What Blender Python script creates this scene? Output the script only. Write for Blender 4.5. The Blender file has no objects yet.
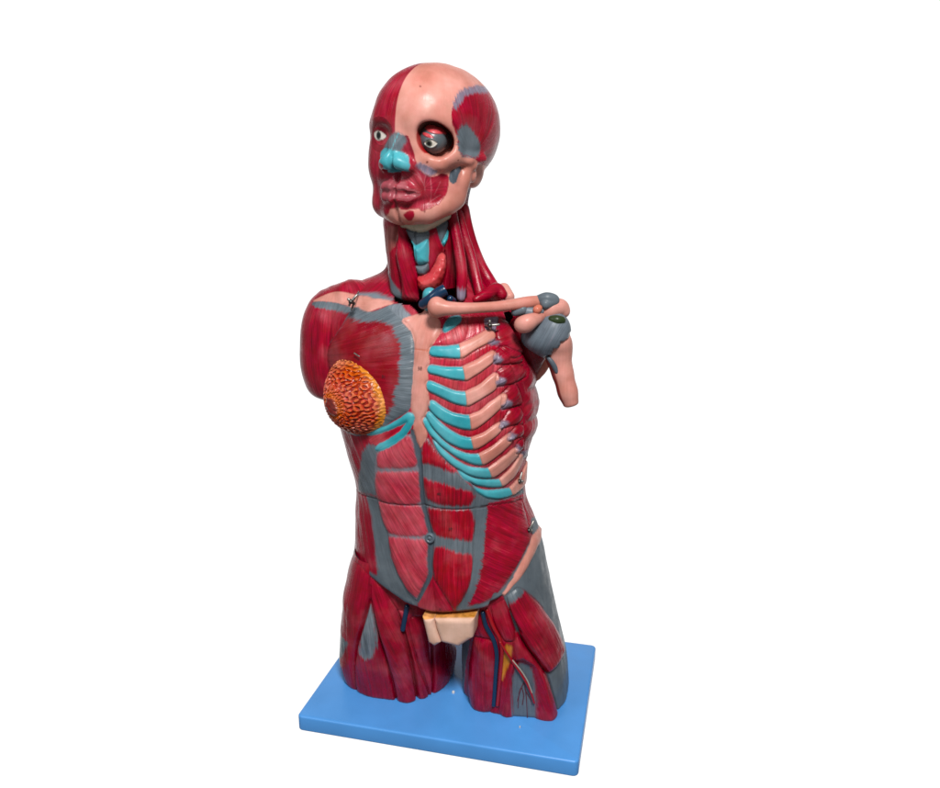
import numpy as np, math
# ------------------------------------------------------------------ noise
def _h(i, s=0):
    x = np.sin(i * 127.1 + s * 311.7) * 43758.5453
    return x - np.floor(x)
def noise1(x, s=0):
    i = np.floor(x); f = x - i; f = f * f * (3 - 2 * f)
    return _h(i, s) * (1 - f) + _h(i + 1, s) * f
def noise2(x, y, s=0):
    i = np.floor(x); j = np.floor(y); f = x - i; g = y - j
    f = f * f * (3 - 2 * f); g = g * g * (3 - 2 * g)
    H = lambda a, b: _h(a + b * 57.31, s)
    return (H(i, j) * (1 - f) + H(i + 1, j) * f) * (1 - g) + (H(i, j + 1) * (1 - f) + H(i + 1, j + 1) * f) * g
def sstep(a, b, x):
    t = np.clip((x - a) / (b - a), 0, 1); return t * t * (3 - 2 * t)
# ------------------------------------------------------------------ radial surfaces
def tab(keys, cols):
    k = np.array(keys, float)
    def f(z):
        # smooth (monotone-ish) interpolation of table columns
        z = np.clip(np.asarray(z, float), k[0], k[-1])
        out = []
        for c in cols:
            c = np.array(c, float)
            m = np.gradient(c, k)
            i = np.clip(np.searchsorted(k, z) - 1, 0, len(k) - 2)
            h = k[i + 1] - k[i]; t = (z - k[i]) / h
            out.append((2*t**3-3*t**2+1)*c[i] + (t**3-2*t**2+t)*h*m[i] + (-2*t**3+3*t**2)*c[i+1] + (t**3-t**2)*h*m[i+1])
        return out
    return f
class Radial:
    """a surface given by a radius round a (slightly bent) upright axis"""
    def __init__(s, keys, al, ar, bf, bb, mx, my, n=2.3, sc=.11):
        s.keys = keys; s.T = [list(c) for c in (al, ar, bf, bb, mx, my)]; s.n = n; s.sc = sc; s.upd()
    def upd(s): s.f = tab(s.keys, s.T)
    def R(s, th, z):
        al, ar, bf, bb, mx, my = s.f(z)
        sn = np.sin(th); cs = np.cos(th)
        a = np.where(sn > 0, ar, al); b = np.where(cs > 0, bf, bb)
        return (np.abs(sn / a) ** s.n + np.abs(cs / b) ** s.n) ** (-1 / s.n)
    def P(s, th, z, d=0):
        r = s.R(th, z) + d
        al, ar, bf, bb, mx, my = s.f(z)
        return np.stack([mx + r * np.sin(th), my - r * np.cos(th), z + 0 * th], -1)
    def side(s, p):
        """>0 outside"""
        al, ar, bf, bb, mx, my = s.f(p[..., 2])
        dx = p[..., 0] - mx; dy = p[..., 1] - my
        th = np.arctan2(dx, -dy)
        return np.hypot(dx, dy) - s.R(th, p[..., 2])
    def hit(s, o, d, t0=.5, t1=1.4, k=900):
        t = np.linspace(t0, t1, k); P = o + t[:, None] * d
        v = s.side(P); ok = (P[:, 2] > s.keys[0]) & (P[:, 2] < s.keys[-1])
        i = np.where((v < 0) & ok)[0]
        if len(i) == 0:
            v = np.where(ok, v, 9); i0 = int(np.argmin(v)); p = P[i0]
        else:
            i0 = i[0]; a, b = t[max(i0 - 1, 0)], t[i0]
            for _ in range(25):
                m = (a + b) / 2
                if s.side(o + m * d) < 0: b = m
                else: a = m
            p = o + b * d
        return p
    def uv(s, p):
        al, ar, bf, bb, mx, my = s.f(p[..., 2])
        return np.stack([np.arctan2(p[..., 0] - mx, -(p[..., 1] - my)) * s.sc, p[..., 2]], -1)
TK = [.06, .10, .135, .16, .19, .22, .25, .28, .31, .34, .38, .42, .46, .49, .51, .525, .54, .555, .57, .585, .60, .62, .65, .70]
def make_trunk(al=None, ar=None):
    return Radial(TK,
      al or [.1638,.1592,.1541,.1488,.1382,.1336,.1306,.1263,.1277,.1335,.142,.148,.152,.158,.160,.158,.146,.1161,.0785,.068,.0650,.0600,.054,.048],
      ar or [.1512,.1423,.1344,.1287,.1257,.1208,.1117,.1003,.0992,.1049,.1154,.1155,.113,.108,.100,.090,.077,.0623,.0519,.0441,.0406,.0406,.0425,.058],
      [.085,.093,.098,.10,.102,.10,.098,.097,.10,.103,.104,.102,.098,.091,.084,.076,.064,.046,.035,.03,.03,.03,.03,.03],
      [.09,.09,.088,.085,.078,.072,.07,.072,.078,.085,.09,.092,.092,.09,.085,.08,.075,.065,.058,.052,.05,.048,.048,.048],
      [0,0,0,0,-.003,-.005,-.006,-.007,-.009,-.011,-.013,-.014,-.013,-.013,-.013,-.013,-.015,-.018,-.02,-.022,-.024,-.027,-.03,-.032],
      [0]*14+[.002,.004,.006,.008,.01,.01,.01,.008,.005,.003], n=2.25, sc=.11)
LK = [-.002, .03, .06, .09, .12, .15, .18, .21]
def make_legR(al=None, ar=None):
    return Radial(LK, al or [.0722,.0786,.0744,.0701,.0662,.0635,.0575,.0480], ar or [.0719,.0761,.073,.074,.075,.075,.075,.075],
      [.070,.075,.081,.086,.088,.088,.085,.08],[.085,.085,.083,.08,.076,.069,.06,.05],[-.085]*8,[0.]*8,n=2.4,sc=.075)
def make_legL(al=None, ar=None):
    return Radial(LK, al or [.0750,.0750,.0735,.070,.07,.07,.07,.07], ar or [.0686,.0678,.0652,.0600,.0546,.0486,.0430,.0370],
      [.066,.068,.071,.075,.078,.08,.08,.075],[.085,.085,.083,.08,.076,.069,.06,.05],[.088,.086,.084,.082,.08,.078,.076,.074],[0.]*8,n=2.5,sc=.075)
NK = [.515, .54, .565, .59, .615, .64, .665]
def make_neck(al=None, ar=None):
    return Radial(NK, al or [.048]*7, ar or [.038]*7,
      [.046,.048,.050,.052,.053,.053,.052], [.035]*7, [-.024,-.024,-.025,-.026,-.028,-.030,-.032], [-.010]*7, n=2.2, sc=.05)
# ------------------------------------------------------------------ signed distance toolkit
V = lambda *a: np.array(a, np.float32)
def ell(p, c, r):
    q = p - V(*c); r = V(*r)
    k0 = np.sqrt(((q / r) ** 2).sum(-1)); k1 = np.sqrt(((q / (r * r)) ** 2).sum(-1)) + 1e-9
    return k0 * (k0 - 1) / k1
def cap(p, a, b, ra, rb=None):
    rb = ra if rb is None else rb
    a = V(*a); b = V(*b); ab = b - a
    h = np.clip(((p - a) @ ab) / (ab @ ab), 0, 1)
    return np.sqrt(((p - a - h[..., None] * ab) ** 2).sum(-1)) - (ra + (rb - ra) * h)
def chain(p, pts, rs, k=.004):
    d = None
    for i in range(len(pts) - 1):
        e = cap(p, pts[i], pts[i + 1], rs[i], rs[i + 1]); d = e if d is None else smin(d, e, k)
    return d
def box(p, c, h, r):
    q = np.abs(p - V(*c)) - (V(*h) - r)
    return np.sqrt((np.maximum(q, 0) ** 2).sum(-1)) + np.minimum(q.max(-1), 0) - r
def smin(a, b, k):
    h = np.maximum(k - np.abs(a - b), 0) / k
    return np.minimum(a, b) - h * h * k * .25
def smax(a, b, k): return -smin(-a, -b, k)
# ------------------------------------------------------------------ the head, in its own frame (x = its left, y = back, z = up)
HEAD_C = np.array([-.02, -.02, .737])
_a, _r = math.radians(15), math.radians(4)
_ey = np.array([math.sin(_a), math.cos(_a), 0]); _e0 = np.array([math.cos(_a), -math.sin(_a), 0]); _z0 = np.array([0, 0, 1.])
HEAD_M = np.stack([math.cos(_r) * _e0 - math.sin(_r) * _z0, _ey, math.sin(_r) * _e0 + math.cos(_r) * _z0])
def to_world(p): return p @ HEAD_M + HEAD_C
def to_head(p): return (p - HEAD_C) @ HEAD_M.T
ORB = ((.0340, -.050, -.0108), (.0172, .027, .0190))
def head_sdf(p):
    d = ell(p, (.002, .009, .003), (.0678, .086, .0700))
    d = smin(d, ell(p, (.001, -.022, .012), (.054, .053, .05)), .02)
    d = smin(d, ell(p, (0, -.030, -.045), (.044, .040, .055)), .02)
    # muscle-clad right cheek and right jaw
    d = smin(d, ell(p, (-.033, -.030, -.040), (.027, .036, .040)), .02)
    d = smin(d, chain(p, [(-.012, -.054, -.089), (-.033, -.044, -.085), (-.048, -.012, -.071), (-.054, .006, -.025)], [.016, .0165, .014, .012]), .014)
    # orbicularis and chin
    d = smin(d, ell(p, (0, -.055, -.070), (.026, .022, .023)), .012)
    d = smin(d, ell(p, (0, -.053, -.092), (.022, .017, .014)), .012)
    # brow ridges
    d = smin(d, chain(p, [(.010, -.068, .006), (.028, -.062, .0125), (.046, -.045, .008)], [.006, .007, .007]), .010)
    d = smin(d, chain(p, [(-.010, -.066, .003), (-.028, -.060, .007), (-.046, -.044, .002)], [.007, .008, .008]), .014)
    # zygomatic bone of the bare side and its arch
    d = smin(d, chain(p, [(.020, -.060, -.034), (.039, -.0505, -.037), (.052, -.0385, -.026), (.052, -.036, -.008), (.050, -.036, .006)], [.007, .009, .008, .006, .006]), .008)
    d = smin(d, chain(p, [(.047, -.042, -.030), (.060, -.022, -.031), (.066, .0, -.029)], [.0085, .006, .0055]), .006)
    # hollow between the arch and the jaw branch
    d = smax(d, -ell(p, (.064, -.036, -.053), (.016, .020, .014)), .006)
    d = smax(d, -ell(p, (.043, -.056, -.061), (.017, .021, .0135)), .006)
    d = smax(d, -ell(p, (.062, .002, -.080), (.02, .02, .03)), .006)
    # temple hollow
    d = smax(d, -ell(p, (.078, -.038, -.004), (.016, .026, .022)), .012)
    # buccinator
    d = smin(d, ell(p, (.026, -.032, -.062), (.020, .032, .026)), .008)
    # mandible: body, angle, branch
    jaw = chain(p, [(.010, -.054, -.093), (.025, -.047, -.0890), (.037, -.034, -.0815), (.0445, -.021, -.0735)], [.0125, .0115, .0105, .0095], .014)
    jaw = smin(jaw, chain(p, [(.0445, -.021, -.0735), (.0505, -.021, -.056), (.0575, -.017, -.038)], [.0100, .0092, .0072], .01), .014)
    jaw = smin(jaw, ell(p, (.0445, -.028, -.066), (.0085, .015, .024)), .006)
    d = smin(d, jaw, .004)
    d = smin(d, ell(p, (.0605, -.014, -.036), (.0070, .0055, .0075)), .002)
    d = smin(d, ell(p, (.0510, -.031, -.049), (.0045, .0065, .014)), .002)
    # mastoid and ear canal rim
    d = smin(d, ell(p, (.0475, .013, -.0490), (.0095, .015, .0130)), .014)
    d = smin(d, ell(p, (.0585, -.009, -.047), (.006, .006, .009)), .003)
    d = smax(d, -ell(p, (.066, -.001, -.041), (.006, .0026, .010)), .003)
    # orbit
    pt_ = p + V(0, 0, 1) * (.16 * (p[..., :1] - ORB[0][0]))
    o = smin(ell(pt_ - V(-.0022, 0, .0016), *ORB), ell(pt_ - V(.0022, 0, -.0012), *ORB), .006) + .0012
    d = smax(d, -o, .008)
    d = smin(d, ell(p, (.0185, -.0555, -.0150), (.0028, .0060, .0060)), .002)
    # right eye socket under the lids
    d = smax(d, -ell(p, (-.026, -.079, -.011), (.017, .012, .009)), .010)
    d = smin(d, ell(p, (-.0255, -.0560, -.011), (.0135, .0135, .0135)), .004)
    # nose
    d = smin(d, chain(p, [(0, -.068, -.004), (0, -.0755, -.022), (0, -.0795, -.034)], [.0065, .007, .0085], .006), .010)
    nose = ell(p, (.0058, -.0815, -.0385), (.0090, .0090, .0090))
    nose = smin(nose, ell(p, (-.0058, -.0815, -.0385), (.0090, .0090, .0090)), .003)
    for s in (1, -1):
        nose = smin(nose, ell(p, (s * .0145, -.0730, -.0420), (.0080, .0110, .0085)), .009)
    d = smin(d, nose, .005)
    # naso-labial muscle bulges
    for s in (1, -1):
        d = smin(d, chain(p, [(s * .012, -.066, -.012), (s * .020, -.062, -.036), (s * .021, -.060, -.055)], [.005, .006, .006]), .010)
    for s in (1, -1):
        d = smax(d, -chain(p, [(s * .0100, -.0800, -.0478), (s * .0145, -.0755, -.0478)], [.0030, .0024]), .003)
    # lips
    for s in (1, -1):
        d = smin(d, chain(p, [(s * .0045, -.0770, -.0652), (s * .014, -.0730, -.0664), (s * .0232, -.0628, -.0704)], [.0058, .0060, .0040]), .003)
        d = smin(d, chain(p, [(s * .0045, -.0762, -.0770), (s * .014, -.0720, -.0768), (s * .0232, -.0618, -.0732)], [.0060, .0060, .0040]), .003)
        d = smax(d, -chain(p, [(0, -.0855, -.0710), (s * .012, -.0810, -.0712), (s * (.0215 if s > 0 else .0175), -.0700 if s > 0 else -.0770, -.0715)], [.0024, .0022, .0010]), .002)
        # mental tubercle muscle buds
        d = smin(d, ell(p, (s * .0150, -.0610, -.0920), (.0055, .006, .0058)), .0025)
    return d
# ------------------------------------------------------------------ deltoid of the covered shoulder
def delt_f(p):
    d = ell(p, (-.1575, .004, .468), (.0525, .058, .074))
    d = smin(d, ell(p, (-.156, .008, .430), (.046, .046, .046)), .03)
    d = smin(d, chain(p, [(-.155, -.004, .510), (-.128, -.010, .528), (-.100, -.012, .538)], [.036, .032, .020]), .03)
    return smax(d, .400 - p[..., 2] - (p[..., 0] + .15) * .10, .012)
def dense(P, r, n=8):
    P = np.array(P, float); k = np.arange(len(P)); t = np.linspace(0, len(P) - 1, (len(P) - 1) * n + 1)
    return np.stack(tab(k, list(P.T))(t), 1), tab(k, [r])(t)[0]
def sphere_trace(f, o, d, t0=.5, t1=1.4):
    t = t0
    for _ in range(300):
        v = float(f((o + t * d)[None].astype(np.float32))[0])
        if v < 2e-4: break
        t += max(v * .7, 2e-4)
        if t > t1: return None
    return o + t * d
def surface_nets(f, lo, hi, h):
    lo = np.array(lo); n = np.ceil((np.array(hi) - lo) / h).astype(int) + 1
    ax = [np.float32(lo[i] + h * np.arange(n[i])) for i in range(3)]
    D = np.empty(n, np.float32)
    for i in range(0, n[0], 16):
        g = np.stack(np.meshgrid(ax[0][i:i + 16], ax[1], ax[2], indexing='ij'), -1)
        D[i:i + 16] = f(g)
    S = D < 0
    c = np.zeros(n - 1, np.int8)
    sl = lambda a, o: a[o[0]:a.shape[0] - 1 + o[0], o[1]:a.shape[1] - 1 + o[1], o[2]:a.shape[2] - 1 + o[2]]
    offs = [(i, j, k) for i in (0, 1) for j in (0, 1) for k in (0, 1)]
    for o in offs: c += sl(S, o)
    act = (c > 0) & (c < 8)
    idx = np.argwhere(act)
    vid = np.full(act.shape, -1, np.int64); vid[act] = np.arange(len(idx))
    acc = np.zeros((len(idx), 3)); cnt = np.zeros(len(idx))
    for a in offs:
        for b in offs:
            if sum(b) - sum(a) == 1 and all(y >= x for x, y in zip(a, b)):
                da = D[tuple((idx + a).T)]; db = D[tuple((idx + b).T)]
                m = (da < 0) != (db < 0)
                t = np.where(m, da / np.where(m, da - db, 1), 0)
                pt = np.array(a) + t[:, None] * (np.array(b) - np.array(a))
                acc[m] += pt[m]; cnt[m] += 1
    v = lo + h * (idx + acc / cnt[:, None])
    quads = []
    for ax_ in range(3):
        u, w = (ax_ + 1) % 3, (ax_ + 2) % 3
        s0 = [slice(None)] * 3; s1 = [slice(None)] * 3
        s0[ax_] = slice(0, -1); s1[ax_] = slice(1, None)
        for q in (s0, s1):
            q[u] = slice(1, -1); q[w] = slice(1, -1)
        A = S[tuple(s0)]; B = S[tuple(s1)]
        e = np.argwhere(A != B)
        ins = A[tuple(e.T)]
        e = e.copy(); e[:, u] += 1; e[:, w] += 1
        def vv(du, dw):
            q = e.copy(); q[:, u] -= du; q[:, w] -= dw; return vid[tuple(q.T)]
        q = np.stack([vv(1, 1), vv(0, 1), vv(0, 0), vv(1, 0)], -1)
        q[~ins] = q[~ins][:, ::-1]
        quads.append(q)
    return v, np.concatenate(quads)
def head_uv(p):
    q=p-np.array([0,.005,-.025]); r=np.sqrt((q**2).sum(-1))
    return np.stack([np.arctan2(q[:,0],-q[:,1])*.08,np.arcsin(q[:,2]/r)*.08],-1)
TR = {
 'trunk': {
  'neck_tend': '1519,6742 2044,6759 2142,6683 2057,6645 2103,6569 2113,6556 1798,6594',
  'apo_up': '-826,3597 -724,3712 -616,3682 -610,3601 -671,3423 -742,3194 -749,3009 -986,2982 -1206,2933 -1046,3212 -938,3419',
  'apo_low': '-991,2965 -753,2992 -759,2822 -686,2649 -621,2559 -626,2542 -617,2438 -581,2235 -469,2007 -350,1836 -248,1720 -264,1621 -462,1656 -693,1755 -898,1860 -828,1929 -788,2008 -813,2128 -856,2394 -887,2534 -938,2732 -980,2891',
  'apo_edge': '-1775,1941 -1321,2011 -1043,1978 -854,1937 -657,1831 -671,1750 -898,1860 -1156,1942 -1844,1732',
  'sheath': '-620,3650 -163,3924 -109,3742 -69,3465 -96,3010 -29,2646 -21,2507 -47,2092 -252,1696 -381,1853 -513,2061 -629,2435 -641,2559 -717,2684 -758,2952 -754,3169',
  'seg_a': '-607,3626 -406,3733 -175,3894 -126,3751 -85,3520 -324,3480 -632,3425 -624,3536',
  'seg_b': '-664,3366 -376,3415 -79,3456 -89,3298 -116,3027 -363,2984 -603,2967 -740,2974 -737,3174',
  'seg_c': '-737,2953 -412,2972 -113,3002 -89,2849 -51,2685 -71,2613 -356,2578 -622,2567 -712,2685 -754,2823',
  'seg_d': '-607,2516 -333,2549 -96,2561 -52,2494 -63,2234 -63,2090 -240,1762 -368,1864 -490,2066 -580,2256 -612,2418',
  'pyr_r': '-7,2086 -6,1908 -17,1565 -284,1558 -256,1673 -106,1896',
  'pyr_l': '3,2056 115,1889 254,1610 -13,1565 5,1888',
  'linea': '-162,3953 -123,3800 -89,3564 -74,3460 -82,3298 -103,3009 -73,2808 -38,2645 -41,2526 -54,2235 -51,2095 -260,1713 -249,1685 -3,2072 10,2242 21,2480 42,2575 38,2569 -2,2731 -44,2896 -59,3067 -36,3302 -24,3489 -32,3649 -46,3747 -87,3842 -99,3958',
  'rect': '-36,3752 54,3881 158,3721 381,3476 607,3277 627,3073 607,2760 605,2826 539,2226 476,1982 353,1764 254,1621 133,1858 23,2058 -6,2240 36,2512 -24,2750 -54,3068',
  'rl_a': '-20,3769 54,3871 139,3740 270,3596 399,3462 321,3470 186,3539 24,3563 -29,3559',
  'rl_b': '-24,3391 169,3328 408,3258 572,3196 603,3118 518,3023 310,3029 99,3055 -10,3097 -27,3240',
  'rl_c': '-29,2988 197,2964 516,2972 568,2905 596,2761 579,2662 552,2568 368,2591 62,2629 -7,2730',
  'rl_d': '39,2467 147,2480 361,2425 540,2377 535,2226 472,1982 349,1763 248,1648 134,1863 23,2062 1,2241',
  'semi': '597,3283 658,3213 722,3140 825,3076 992,3005 1185,3013 1594,3002 1711,2887 1184,2988 964,2999 792,2997 796,2916 732,2701 695,2468 653,2190 605,2051 520,1866 433,1688 276,1680 419,1843 509,2074 563,2357 561,2558 611,2795 580,2945 544,2986 604,2996 635,3130',
  'obl': '792,2984 964,2983 1541,2862 1551,2687 1459,2536 1489,2411 1279,2317 1054,2124 841,1902 655,1750 432,1676 530,1865 622,2070 657,2190 697,2448 739,2700 797,2895',
  'obl_top': '792,2997 964,2995 1262,2973 1714,2891 1582,2861 964,2980',
  'obl_strip': '286,1669 435,1710 656,1761 861,1909 1054,2124 1279,2317 1489,2411 1567,2363 1352,2289 1141,2098 897,1870 892,1824 751,1753 591,1687 281,1612',
  'latch_gray': '1645,2569 1908,2494 1895,2388 1893,2308 1554,2384 1460,2474',
  'crest': '865,1851 969,1980 1130,2163 1307,2306 1489,2411 1825,2384 2024,2332 1686,2250 1522,2239 1320,2157 1153,2031 1001,1910 891,1820',
  'glut': '1891,2305 1531,2235 1326,2155 1158,2030 1005,1909 891,1820',
  'sternum': '-451,5218 -211,5276 -125,5324 -29,5372 12,5323 92,5271 190,5205 213,5105 117,4979 66,4925 58,4854 72,4765 39,4691 59,4564 37,4508 80,4341 91,4247 41,4503 80,4355 58,4183 3,4095 34,3991 60,3906 -40,3737 -83,3828 -125,4000 -95,4088 -144,4209 -136,4480 -142,4900 -180,5022 -246,5099',
  'field': '53,4916 93,4978 249,5111 318,5222 582,5272 936,5263 903,5145 984,5036 1019,4945 935,4807 1001,4653 988,4466 1078,4377 1102,4330 1092,4019 1190,3879 1351,3583 1684,3391 1765,3189 1493,3101 1233,3014 972,3039 642,3201 298,3572 113,3822 9,4085 76,4336 47,4522',
  'r1c': '238,5106 280,5197 372,5253 541,5264 523,5223 416,5162 269,5096',
  'r2c': '60,4907 109,4930 301,4929 475,4951 491,4865 478,4819 323,4827 93,4839 57,4872',
  'r2b': '481,4951 604,4982 763,5047 886,5094 977,5071 956,5017 837,4982 682,4925 573,4867 484,4815',
  'r3c': '43,4700 86,4722 278,4698 511,4701 531,4566 359,4589 174,4630 63,4645 40,4673',
  'r3b': '513,4701 663,4750 834,4833 936,4876 898,4774 757,4692 614,4612 531,4559',
  'r4c': '40,4526 71,4544 239,4489 400,4427 535,4411 551,4269 402,4301 223,4382 65,4442 40,4489',
  'r4b': '537,4411 687,4467 826,4562 933,4626 912,4453 745,4373 611,4297 551,4265',
  'r5c': '86,4298 122,4321 225,4249 382,4167 581,4136 593,3981 472,4002 283,4077 124,4175 83,4251',
  'r5b': '582,4136 704,4167 842,4270 1036,4371 998,4249 818,4116 680,4022 593,3977',
  'r6c': '52,4168 93,4187 203,4068 337,3967 467,3890 588,3863 613,3742 481,3759 312,3837 160,3977 49,4111',
  'r6b': '590,3863 751,3904 893,3995 989,4026 942,3928 767,3810 612,3738',
  'r7c': '-1,4098 41,4118 100,3997 235,3849 385,3734 534,3672 678,3658 717,3531 589,3564 419,3651 232,3786 97,3916 9,4055',
  'r7b': '680,3658 847,3724 994,3822 1099,3863 1127,3782 935,3643 717,3529',
  'r8c': '100,3895 229,3745 378,3611 548,3507 802,3460 855,3336 645,3383 487,3454 337,3565 188,3720',
  'r8b': '804,3460 990,3552 1194,3654 1298,3567 1058,3424 855,3334',
  'r9c': '383,3520 525,3403 644,3341 977,3278 1026,3184 819,3227 623,3288 484,3378',
  'r9b': '980,3277 1190,3372 1381,3539 1484,3411 1299,3270 1027,3181',
  'r10c': '533,3359 642,3226 773,3171 1176,3117 1218,3023 972,3041 772,3099 642,3196',
  'r10b': '1179,3116 1573,3165 1851,3294 1979,3157 1741,3021 1218,3021',
  's0': '1132,5226 1312,5167 1401,4919 1430,4800 1136,4768 1005,4937 980,5036 1028,5120',
  's1': '922,4859 1049,4924 1159,4873 1403,4782 1344,4699 1125,4705 923,4724 898,4792',
  's2': '945,4640 1053,4703 1202,4691 1407,4625 1391,4515 1180,4473 924,4466 902,4542',
  's3': '998,4370 1128,4462 1235,4443 1304,4297 1337,4186 1125,4191 985,4183 970,4254',
  's4': '955,4004 1100,4170 1263,4177 1343,4063 1227,3971 1065,3962 932,3960',
  's5': '1044,3830 1192,3955 1335,3925 1327,3804 1173,3777 1040,3794',
  's6': '1190,3619 1247,3738 1360,3753 1408,3631 1326,3565 1204,3587',
  't1': '854,4977 933,5015 1018,4971 987,4938 874,4950',
  't2': '887,4802 941,4843 1001,4783 980,4735 902,4728',
  't3': '905,4523 955,4583 1026,4534 1015,4478 914,4462',
  't4': '974,4242 1032,4301 1107,4260 1106,4198 985,4183',
  't5': '929,3984 997,4050 1071,4000 1023,3959 943,3961',
  't6': '1035,3824 1106,3878 1186,3823 1145,3786 1045,3794',
  't7': '1196,3617 1233,3699 1311,3621 1288,3563',
  't8': '1355,3556 1606,3525 1784,3372 1488,3427',
  'l1': '1404,4708 1774,4578 2224,4278 1452,4344 1333,4487',
  'l2': '1368,4322 2224,4236 2222,3982 1441,4065 1348,4207',
  'l3': '1365,4158 2232,4101 2199,3855 1432,3940 1349,4042',
  'l4': '1350,3941 2107,3861 2149,3612 1437,3687 1336,3822',
  'hookpatch': '894,5239 1139,5234 1082,5125 1001,5084 908,5089 855,5130',
  'i1': '94,4970 251,5086 440,5169 559,5239 624,5205 605,5086 519,4983 323,4948 97,4940',
  'pec': '-1177,5320 -1093,5304 -936,5272 -836,5304 -709,5371 -475,5261 -373,5191 -239,5095 -169,5010 -145,4779 -135,4475 -161,4199 -355,4074 -570,3911 -751,3829 -902,3771 -1192,3770 -1367,3840 -1381,4007 -1403,4189 -1412,4239 -1442,4481 -1427,4693 -1212,4963 -1155,5125 -1156,5276',
  'pec_red': '-1130,5200 -1026,5174 -860,5154 -755,5186 -608,5158 -503,5134 -457,5052 -370,4984 -317,4862 -311,4661 -318,4511 -360,4395 -341,4281 -340,4262 -439,4131 -566,4035 -740,3968 -1154,3866 -1381,4007 -1403,4189 -1412,4239 -1442,4481 -1427,4693 -1212,4963 -1153,5122',
  'tend': '-739,5356 -588,5381 -292,5240 -343,5182 -460,5235 -632,5308',
  'strip': '-588,5381 -431,5382 -199,5282 -272,5256 -468,5343',
  'ribr': '-754,3849 -702,3878 -483,3966 -312,4070 -169,4173 -97,4132 -119,4039 -234,3871 -412,3733 -594,3636 -648,3649 -618,3711 -448,3813 -295,3924 -190,4057 -293,4002 -486,3903 -685,3823 -747,3821',
  'ribr_gap': '-731,3808 -486,3901 -207,4042 -295,3924 -448,3813 -626,3706 -717,3730',
  'trap_gray': '-1649,5433 -1531,5470 -1262,5461 -1097,5481 -770,5424 -777,5389 -1024,5410 -1138,5433 -1302,5439 -1572,5430',
  'gray_sh': '-1582,5287 -1600,5329 -1604,5321 -1382,5343 -1162,5309 -1099,5354 -1029,5241 -1129,5251 -1177,5240 -1302,5248 -1585,5228 -1578,5244',
  'abd_low': '-1463,1895 -1306,1947 -1147,1946 -898,1860 -669,1757 -463,1652 -287,1617 -39,1583 210,1611 485,1650 683,1688 713,1763 872,1824',
  'abd_gray': '382,1638 491,1722 704,1757 763,1892 882,1826 713,1759 554,1706 585,1667',
  'gaphole': '1311,5272 1525,5267 1464,5104 1480,4923 1591,4749 1658,4624 1484,4690 1363,4880 1293,5080 1277,5197',
  'hole': '-762,5410 -590,5383 -428,5382 -195,5280 -134,5324 -37,5379 108,5395 445,5406 757,5444 947,5567 507,5693 -654,5686 -886,5555',
  'bone_strip': '-1602,5329 -1636,5398 -1652,5430 -1462,5449 -1316,5441 -1229,5430 -1135,5432 -1019,5407 -947,5416 -794,5404 -712,5374 -789,5354 -879,5318 -942,5280 -1015,5288 -1110,5324 -1162,5309 -1289,5336 -1494,5336 -1600,5326',
  'seam': '-1581,2883 -1264,2898 -767,2972 -555,2966 -108,3009 -29,3006 199,2977 516,2981 823,2963 651,2990 991,2963 1538,2859',
  'seam_v': '1588,2972 1564,2861 1571,2700 1524,2593',
  'sgroove': '1111,4771 1181,4496 1281,4341 1324,4227 1337,3985 1331,3719 1466,3482',
  'ms1': '-145,4904 55,4893',
  'ms2': '312,4070 320,4022 481,3984 468,3917 374,3937',
 },
 'legR': {
  'lat': '-954,1956 -676,1917 -247,1998 -85,1888 -73,1753 -70,1559 -177,1187 -346,722 -489,-217 -594,-217 -955,-201 -965,844 -790,1373',
  'latgray': '-988,730 -569,816 -424,818 -496,677 -775,264 -974,191',
  'latgray2': '-1038,345 -727,421 -665,231 -577,-219 -834,-218',
  'gray': '-74,1514 -32,1294 -16,936 -75,716 -212,615 -270,732 -220,1028 -135,1317',
  'quad': '-189,1159 -74,1536 -16,1203 74,744 151,312 195,-147 11,-220 -276,-218 -446,-219 -488,234 -327,757',
  'sart': '-85,1895 24,1789 135,1694 95,1712 241,1432 338,948 489,-103 327,-174 206,-155 74,744 -8,1181 -70,1559',
  'add1': '233,1455 319,1425 350,1187 403,883 489,496 716,-201 596,-181 501,-128 366,842',
  'add2': '350,1187 388,1343 544,1290 673,791 716,-201 555,372 423,826',
  'add3': '565,1115 874,899 1538,259 1527,-218 1150,-218 866,-216 716,-201 674,420',
  'inner': '136,1737 309,1561 431,1424 321,1514 235,1588 337,1489 280,1198 249,1432 95,1712',
  'g1': '-473,-214 -424,373 -312,764 -177,1175 -74,1536 -73,1753',
  'g2': '-65,1560 -4,1181 74,744 143,367 205,-175',
  'g3': '85,1732 241,1432 338,948 406,570 495,-110',
  'g4': '674,765 695,410 716,-201',
  'g5': '118,308 96,-186',
  'femv': '341,1500 317,1356 290,1185',
 },
 'legL': {
  'gray': '123,1927 111,1680 278,1126 466,780 569,538 798,-218',
  'innerg': '-919,739 -495,1029 -498,980 -664,530 -900,-218 -814,-220 -912,-217',
  'tfl': '61,1795 232,1910 640,1495 1055,1009 1130,693 890,660 575,623 489,750 277,1103 145,1436',
  'tfl_tend': '34,1844 202,1936 305,1838 94,1719',
  'iliops': '-118,1640 60,1774 107,1614 150,1345 133,1186 24,1166 -53,1323 -92,1454',
  'pect': '-326,1503 -217,1516 -112,1166 -241,1162 -398,1124',
  'addm': '-413,1118 -263,1155 -112,1166 -103,908 -206,156 -391,-120 -600,-150 -648,248 -545,669',
  'addd': '-498,980 -423,1089 -564,587 -599,-144 -900,-218 -664,530',
  'hollow': '98,1614 176,1479 246,1313 177,1298 129,1481',
  'fat': '41,1126 109,1105 78,913 1,726 -59,552 -29,872',
  'vastl': '-87,610 41,834 148,895 109,742 71,485 52,-179 -95,-203 -154,148',
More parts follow.
